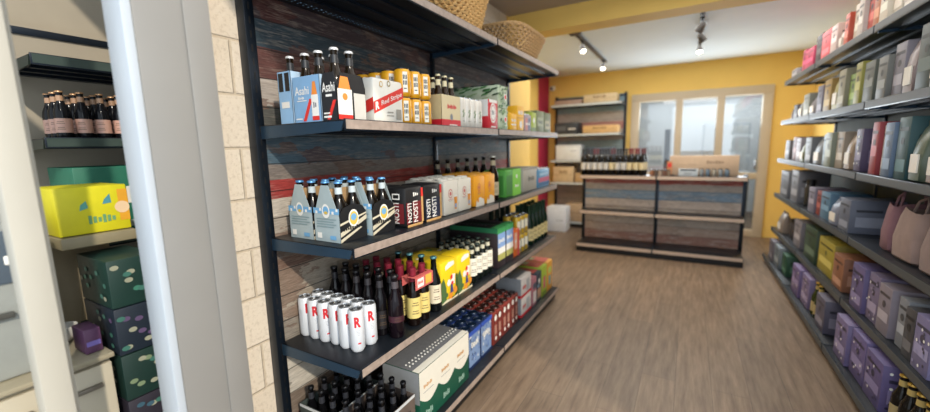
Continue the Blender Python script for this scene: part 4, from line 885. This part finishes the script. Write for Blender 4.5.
# top shelf, far to near
RI(0, 5.45, 5.22, .09, '#8d8c90'); RI(0, 4.98, 4.86, .20, '#a02a4e'); RI(0, 4.84, 4.55, .17, '#b62c55'); RI(0, 4.53, 4.36, .23, '#3a3238'); RI(0, 4.33, 4.10, .21, '#d8505c'); RI(0, 4.08, 3.93, .2, '#c7b3b0')
RI(0, 3.91, 3.80, .17, '#cfc0b8', 'pouch'); RI(0, 3.78, 3.70, .21, '#c9563f'); RI(0, 3.68, 3.55, .24, '#d9cdbd'); RI(0, 3.53, 3.44, .23, '#d6ccc4'); RI(0, 3.42, 3.33, .24, '#d2452f'); RI(0, 3.31, 3.22, .27, '#c9713a')
for q in range(7): RI(0, 3.19 - q * .125, 3.08 - q * .125, .21 + .03 * (q % 3), ('#ddd3c0', '#cfc6b6', '#e0d9cc')[q % 3], ('box', 'box', 'pouch')[q % 3])
# second
RI(1, 5.45, 5.25, .11, '#77737b', 'jar'); RI(1, 5.22, 5.06, .14, '#55525c'); RI(1, 5.0, 4.85, .19, '#9a9a94', 'pouch'); RI(1, 4.82, 4.62, .20, '#a8ab9c'); RI(1, 4.60, 4.40, .17, '#8c8890', 'pouch'); RI(1, 4.33, 4.18, .22, '#8b86a0'); RI(1, 4.15, 3.98, .24, '#cfa23c'); RI(1, 3.95, 3.80, .27, '#cfc56a', 'pouch'); RI(1, 3.78, 3.64, .26, '#b7b08c')
RI(1, 3.62, 3.50, .21, '#a4cf4a'); RI(1, 3.48, 3.38, .26, '#c9c43a'); RI(1, 3.35, 3.20, .24, '#6f7668'); RI(1, 3.12, 3.0, .23, '#8a8c86'); RI(1, 2.98, 2.86, .27, '#a39fae'); RI(1, 2.84, 2.72, .29, '#b39e9c', 'pouch'); RI(1, 2.70, 2.56, .30, '#2f4a40'); RI(1, 2.54, 2.42, .28, '#6f7a72', 'pouch'); RI(1, 2.40, 2.28, .27, '#9d8f98'); RI(1, 2.26, 2.12, .27, '#8a7f8c', 'pouch')
# third
RI(2, 5.40, 5.20, .20, '#6f6a70'); RI(2, 5.10, 4.95, .23, '#8c4c44'); RI(2, 4.92, 4.76, .22, '#bdb6c4'); RI(2, 4.73, 4.60, .2, '#7d8452', 'pouch'); RI(2, 4.55, 4.36, .22, '#858c94'); RI(2, 4.33, 4.12, .22, '#8c949c', 'pouch'); RI(2, 4.09, 3.95, .24, '#8fb0c4'); RI(2, 3.93, 3.78, .25, '#a8b49a'); RI(2, 3.75, 3.60, .25, '#c4b096'); RI(2, 3.57, 3.44, .25, '#bfa384', 'pouch'); RI(2, 3.40, 3.29, .26, '#6a5c8c')
RI(2, 3.10, 3.01, .29, '#d0404a'); RI(2, 2.99, 2.92, .27, '#dcd4d0'); RI(2, 2.90, 2.80, .28, '#6a8cb4'); RI(2, 2.78, 2.66, .30, '#1f5f66'); RI(2, 2.64, 2.52, .28, '#6c8068', 'pouch'); RI(2, 2.50, 2.38, .26, '#bda090', 'pouch'); RI(2, 2.36, 2.24, .26, '#6f8a8c'); RI(2, 2.22, 2.10, .27, '#b49c94', 'pouch')
# fourth
RI(3, 5.42, 5.05, .27, '#7d828e'); RI(3, 5.0, 4.72, .30, '#9296a2'); RI(3, 4.68, 4.50, .24, '#3c3e40', 'jar'); RI(3, 4.30, 4.12, .2, '#9b96b0'); RI(3, 4.10, 3.98, .19, '#c04a3c'); RI(3, 3.96, 3.74, .2, '#5f96c0'); RI(3, 3.71, 3.52, .19, '#8690b0', 'pouch'); RI(3, 3.49, 3.30, .21, '#7c86a0'); RI(3, 2.93, 2.80, .25, '#b27c86', 'tote'); RI(3, 2.77, 2.52, .25, '#c6a498', 'tote', .26); RI(3, 2.49, 2.26, .24, '#ba9c92', 'tote', .26); RI(3, 2.24, 2.08, .24, '#4d7c80')
# fifth
RI(4, 5.42, 5.2, .22, '#b09c8c', 'pouch'); RI(4, 5.10, 4.85, .2, '#4f4c50', 'jar'); RI(4, 4.75, 4.5, .24, '#a59fa8'); RI(4, 4.30, 3.95, .27, '#3e5c40'); RI(4, 3.92, 3.55, .25, '#d8c23a', 'box'); RI(4, 3.50, 3.30, .22, '#c07a54'); RI(4, 3.10, 2.92, .26, '#8272b4'); RI(4, 2.90, 2.76, .26, '#9c8cb8'); RI(4, 2.74, 2.60, .25, '#b0a4b4'); RI(4, 2.56, 2.47, .24, '#aab0bc'); RI(4, 2.45, 2.36, .23, '#5a5a60'); RI(4, 2.34, 2.20, .24, '#9c94cc')
# bottom
RI(5, 5.42, 5.2, .22, '#8c8494'); RI(5, 5.15, 4.9, .22, '#8fa0ac'); RI(5, 4.85, 4.66, .2, '#2f6e4c'); RI(5, 4.30, 4.05, .24, '#8a74b4'); RI(5, 4.02, 3.80, .24, '#9a86bc'); RI(5, 3.77, 3.60, .25, '#4d5a3a', 'bottle'); RI(5, 3.55, 3.35, .23, '#6f6a84'); RI(5, 3.10, 2.90, .25, '#9484c0'); RI(5, 2.88, 2.68, .25, '#8878bc'); RI(5, 2.66, 2.46, .24, '#7c6cb0'); RI(5, 2.42, 2.1, .24, '#2a2620', 'bottle')
ordc = {}
rng = random.Random(11)
near = sorted(right_items, key=lambda t: t[1])
for lv, y0, y1, h, c, kind, dep, xf in near:
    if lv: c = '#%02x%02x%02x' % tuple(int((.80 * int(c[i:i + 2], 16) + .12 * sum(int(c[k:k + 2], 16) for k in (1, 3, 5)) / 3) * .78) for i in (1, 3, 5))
    z = RZ[lv]; k = (lv,); ordc[k] = ordc.get(k, -1) + 1; n_ = ordc[k]
    cw = colour_word(c); kn = {'box': 'carton', 'pouch': 'pouch', 'tote': 'cloth bag', 'jar': 'jar', 'bottle': 'bottle'}[kind]
    NUM = ORD + ['thirteenth', 'fourteenth', 'fifteenth', 'sixteenth', 'seventeenth', 'eighteenth', 'nineteenth', 'twentieth']
    L = '%s %s on %s shelf of right shelving, %s from near end' % (cw, kn, SHN[lv], NUM[n_])
    grp = 'goods on the %s shelf of the right shelving' % SHN[lv]
    f0 = (.884 if lv < 5 else .835) + rng.random() * .03
    if kind == 'box':
        d = dep + rng.random() * .08; base = mat(c, .5, 0, .06); lighter = mat('#%02x%02x%02x' % tuple(min(255, int(int(c[i:i + 2], 16) * 1.0 + 45)) for i in (1, 3, 5)), .5); dark = mat('#%02x%02x%02x' % tuple(int(int(c[i:i + 2], 16) * .55) for i in (1, 3, 5)), .5)
        v = rng.random(); ops = [('rect', '-x', .1, .1 + .3 * v, .9, .3 + .3 * v, lighter), ('rect', '-x', .1, .78, .9, .84, dark), ('disc', '-x', .5, .62, .018, dark), ('rect', '-y', .12, .2, .88, .5, lighter), ('rect', '-y', .12, .65, .6, .72, dark)]
        if cw == 'lilac': ops += [('disc', f, rng.random() * .8 + .1, rng.random() * .8 + .1, .007, rng.choice((lighter, dark, wh))) for f in ('-x', '-y') for _ in range(14)]
        if n_ == 0 and False: ops = [('rect', '-x', 0, 0, 1, .78, mat('#b8683c', .5)), ('rect', '-x', .2, .1, .5, .7, mat('#d8c8b8', .5)), ('rect', '-y', 0, 0, 1, .78, mat('#7f6a5c', .5))]
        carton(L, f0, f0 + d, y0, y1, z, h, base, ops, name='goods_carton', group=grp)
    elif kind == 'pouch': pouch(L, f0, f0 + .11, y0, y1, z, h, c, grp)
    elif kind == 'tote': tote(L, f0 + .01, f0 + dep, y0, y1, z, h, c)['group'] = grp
    elif kind == 'jar':
        m_ = max(1, int((y1 - y0) / .1)); 
        for q in range(m_):
            r = .04; ob = thing('storage_jar', L if m_ == 1 else L + ', ' + ORD[q] + ' of its row', 'jar', (f0 + .06, y0 + .045 + q * .095, z + .001), 0, grp); mb = MB(); mb.lathe([(r * .95, 0), (r, .006), (r, h * .7), (r * .75, h * .82)], (0, 0, 0), mat(c, .25), 18); mb.build('jar_body', ob); mb = MB(); mb.lathe([(r * .8, h * .82), (r * .82, h), (.001, h + .001)], (0, 0, 0), BLACK, 18); mb.build('lid', ob)
    else:
        pr = None; ny = max(1, int((y1 - y0) / .078))
        for i in range(3):
            for q in range(ny):
                LL = '%s bottle on bottom right shelf by %s, %s row, %s along' % ('gold capped' if y0 < 2.5 else 'olive', 'the camera' if y0 < 2.5 else 'lilac cartons', ORD[i], ORD[q])
                loc = (f0 + .045 + i * .078, y0 + .04 + q * .078, z + .001)
                if pr is None: pr = bottle('beer_bottle', LL, loc, .25, .034, '#1a1612' if y0 < 2.5 else '#2c3418', '#c9a24a', '#a8966a', '#b9a060', group='bottles on the bottom right shelf ' + ('nearest' if y0 < 2.5 else 'farther'))
                else: dup(pr, loc, LL)
# second row of goods behind the first, seen in the gaps
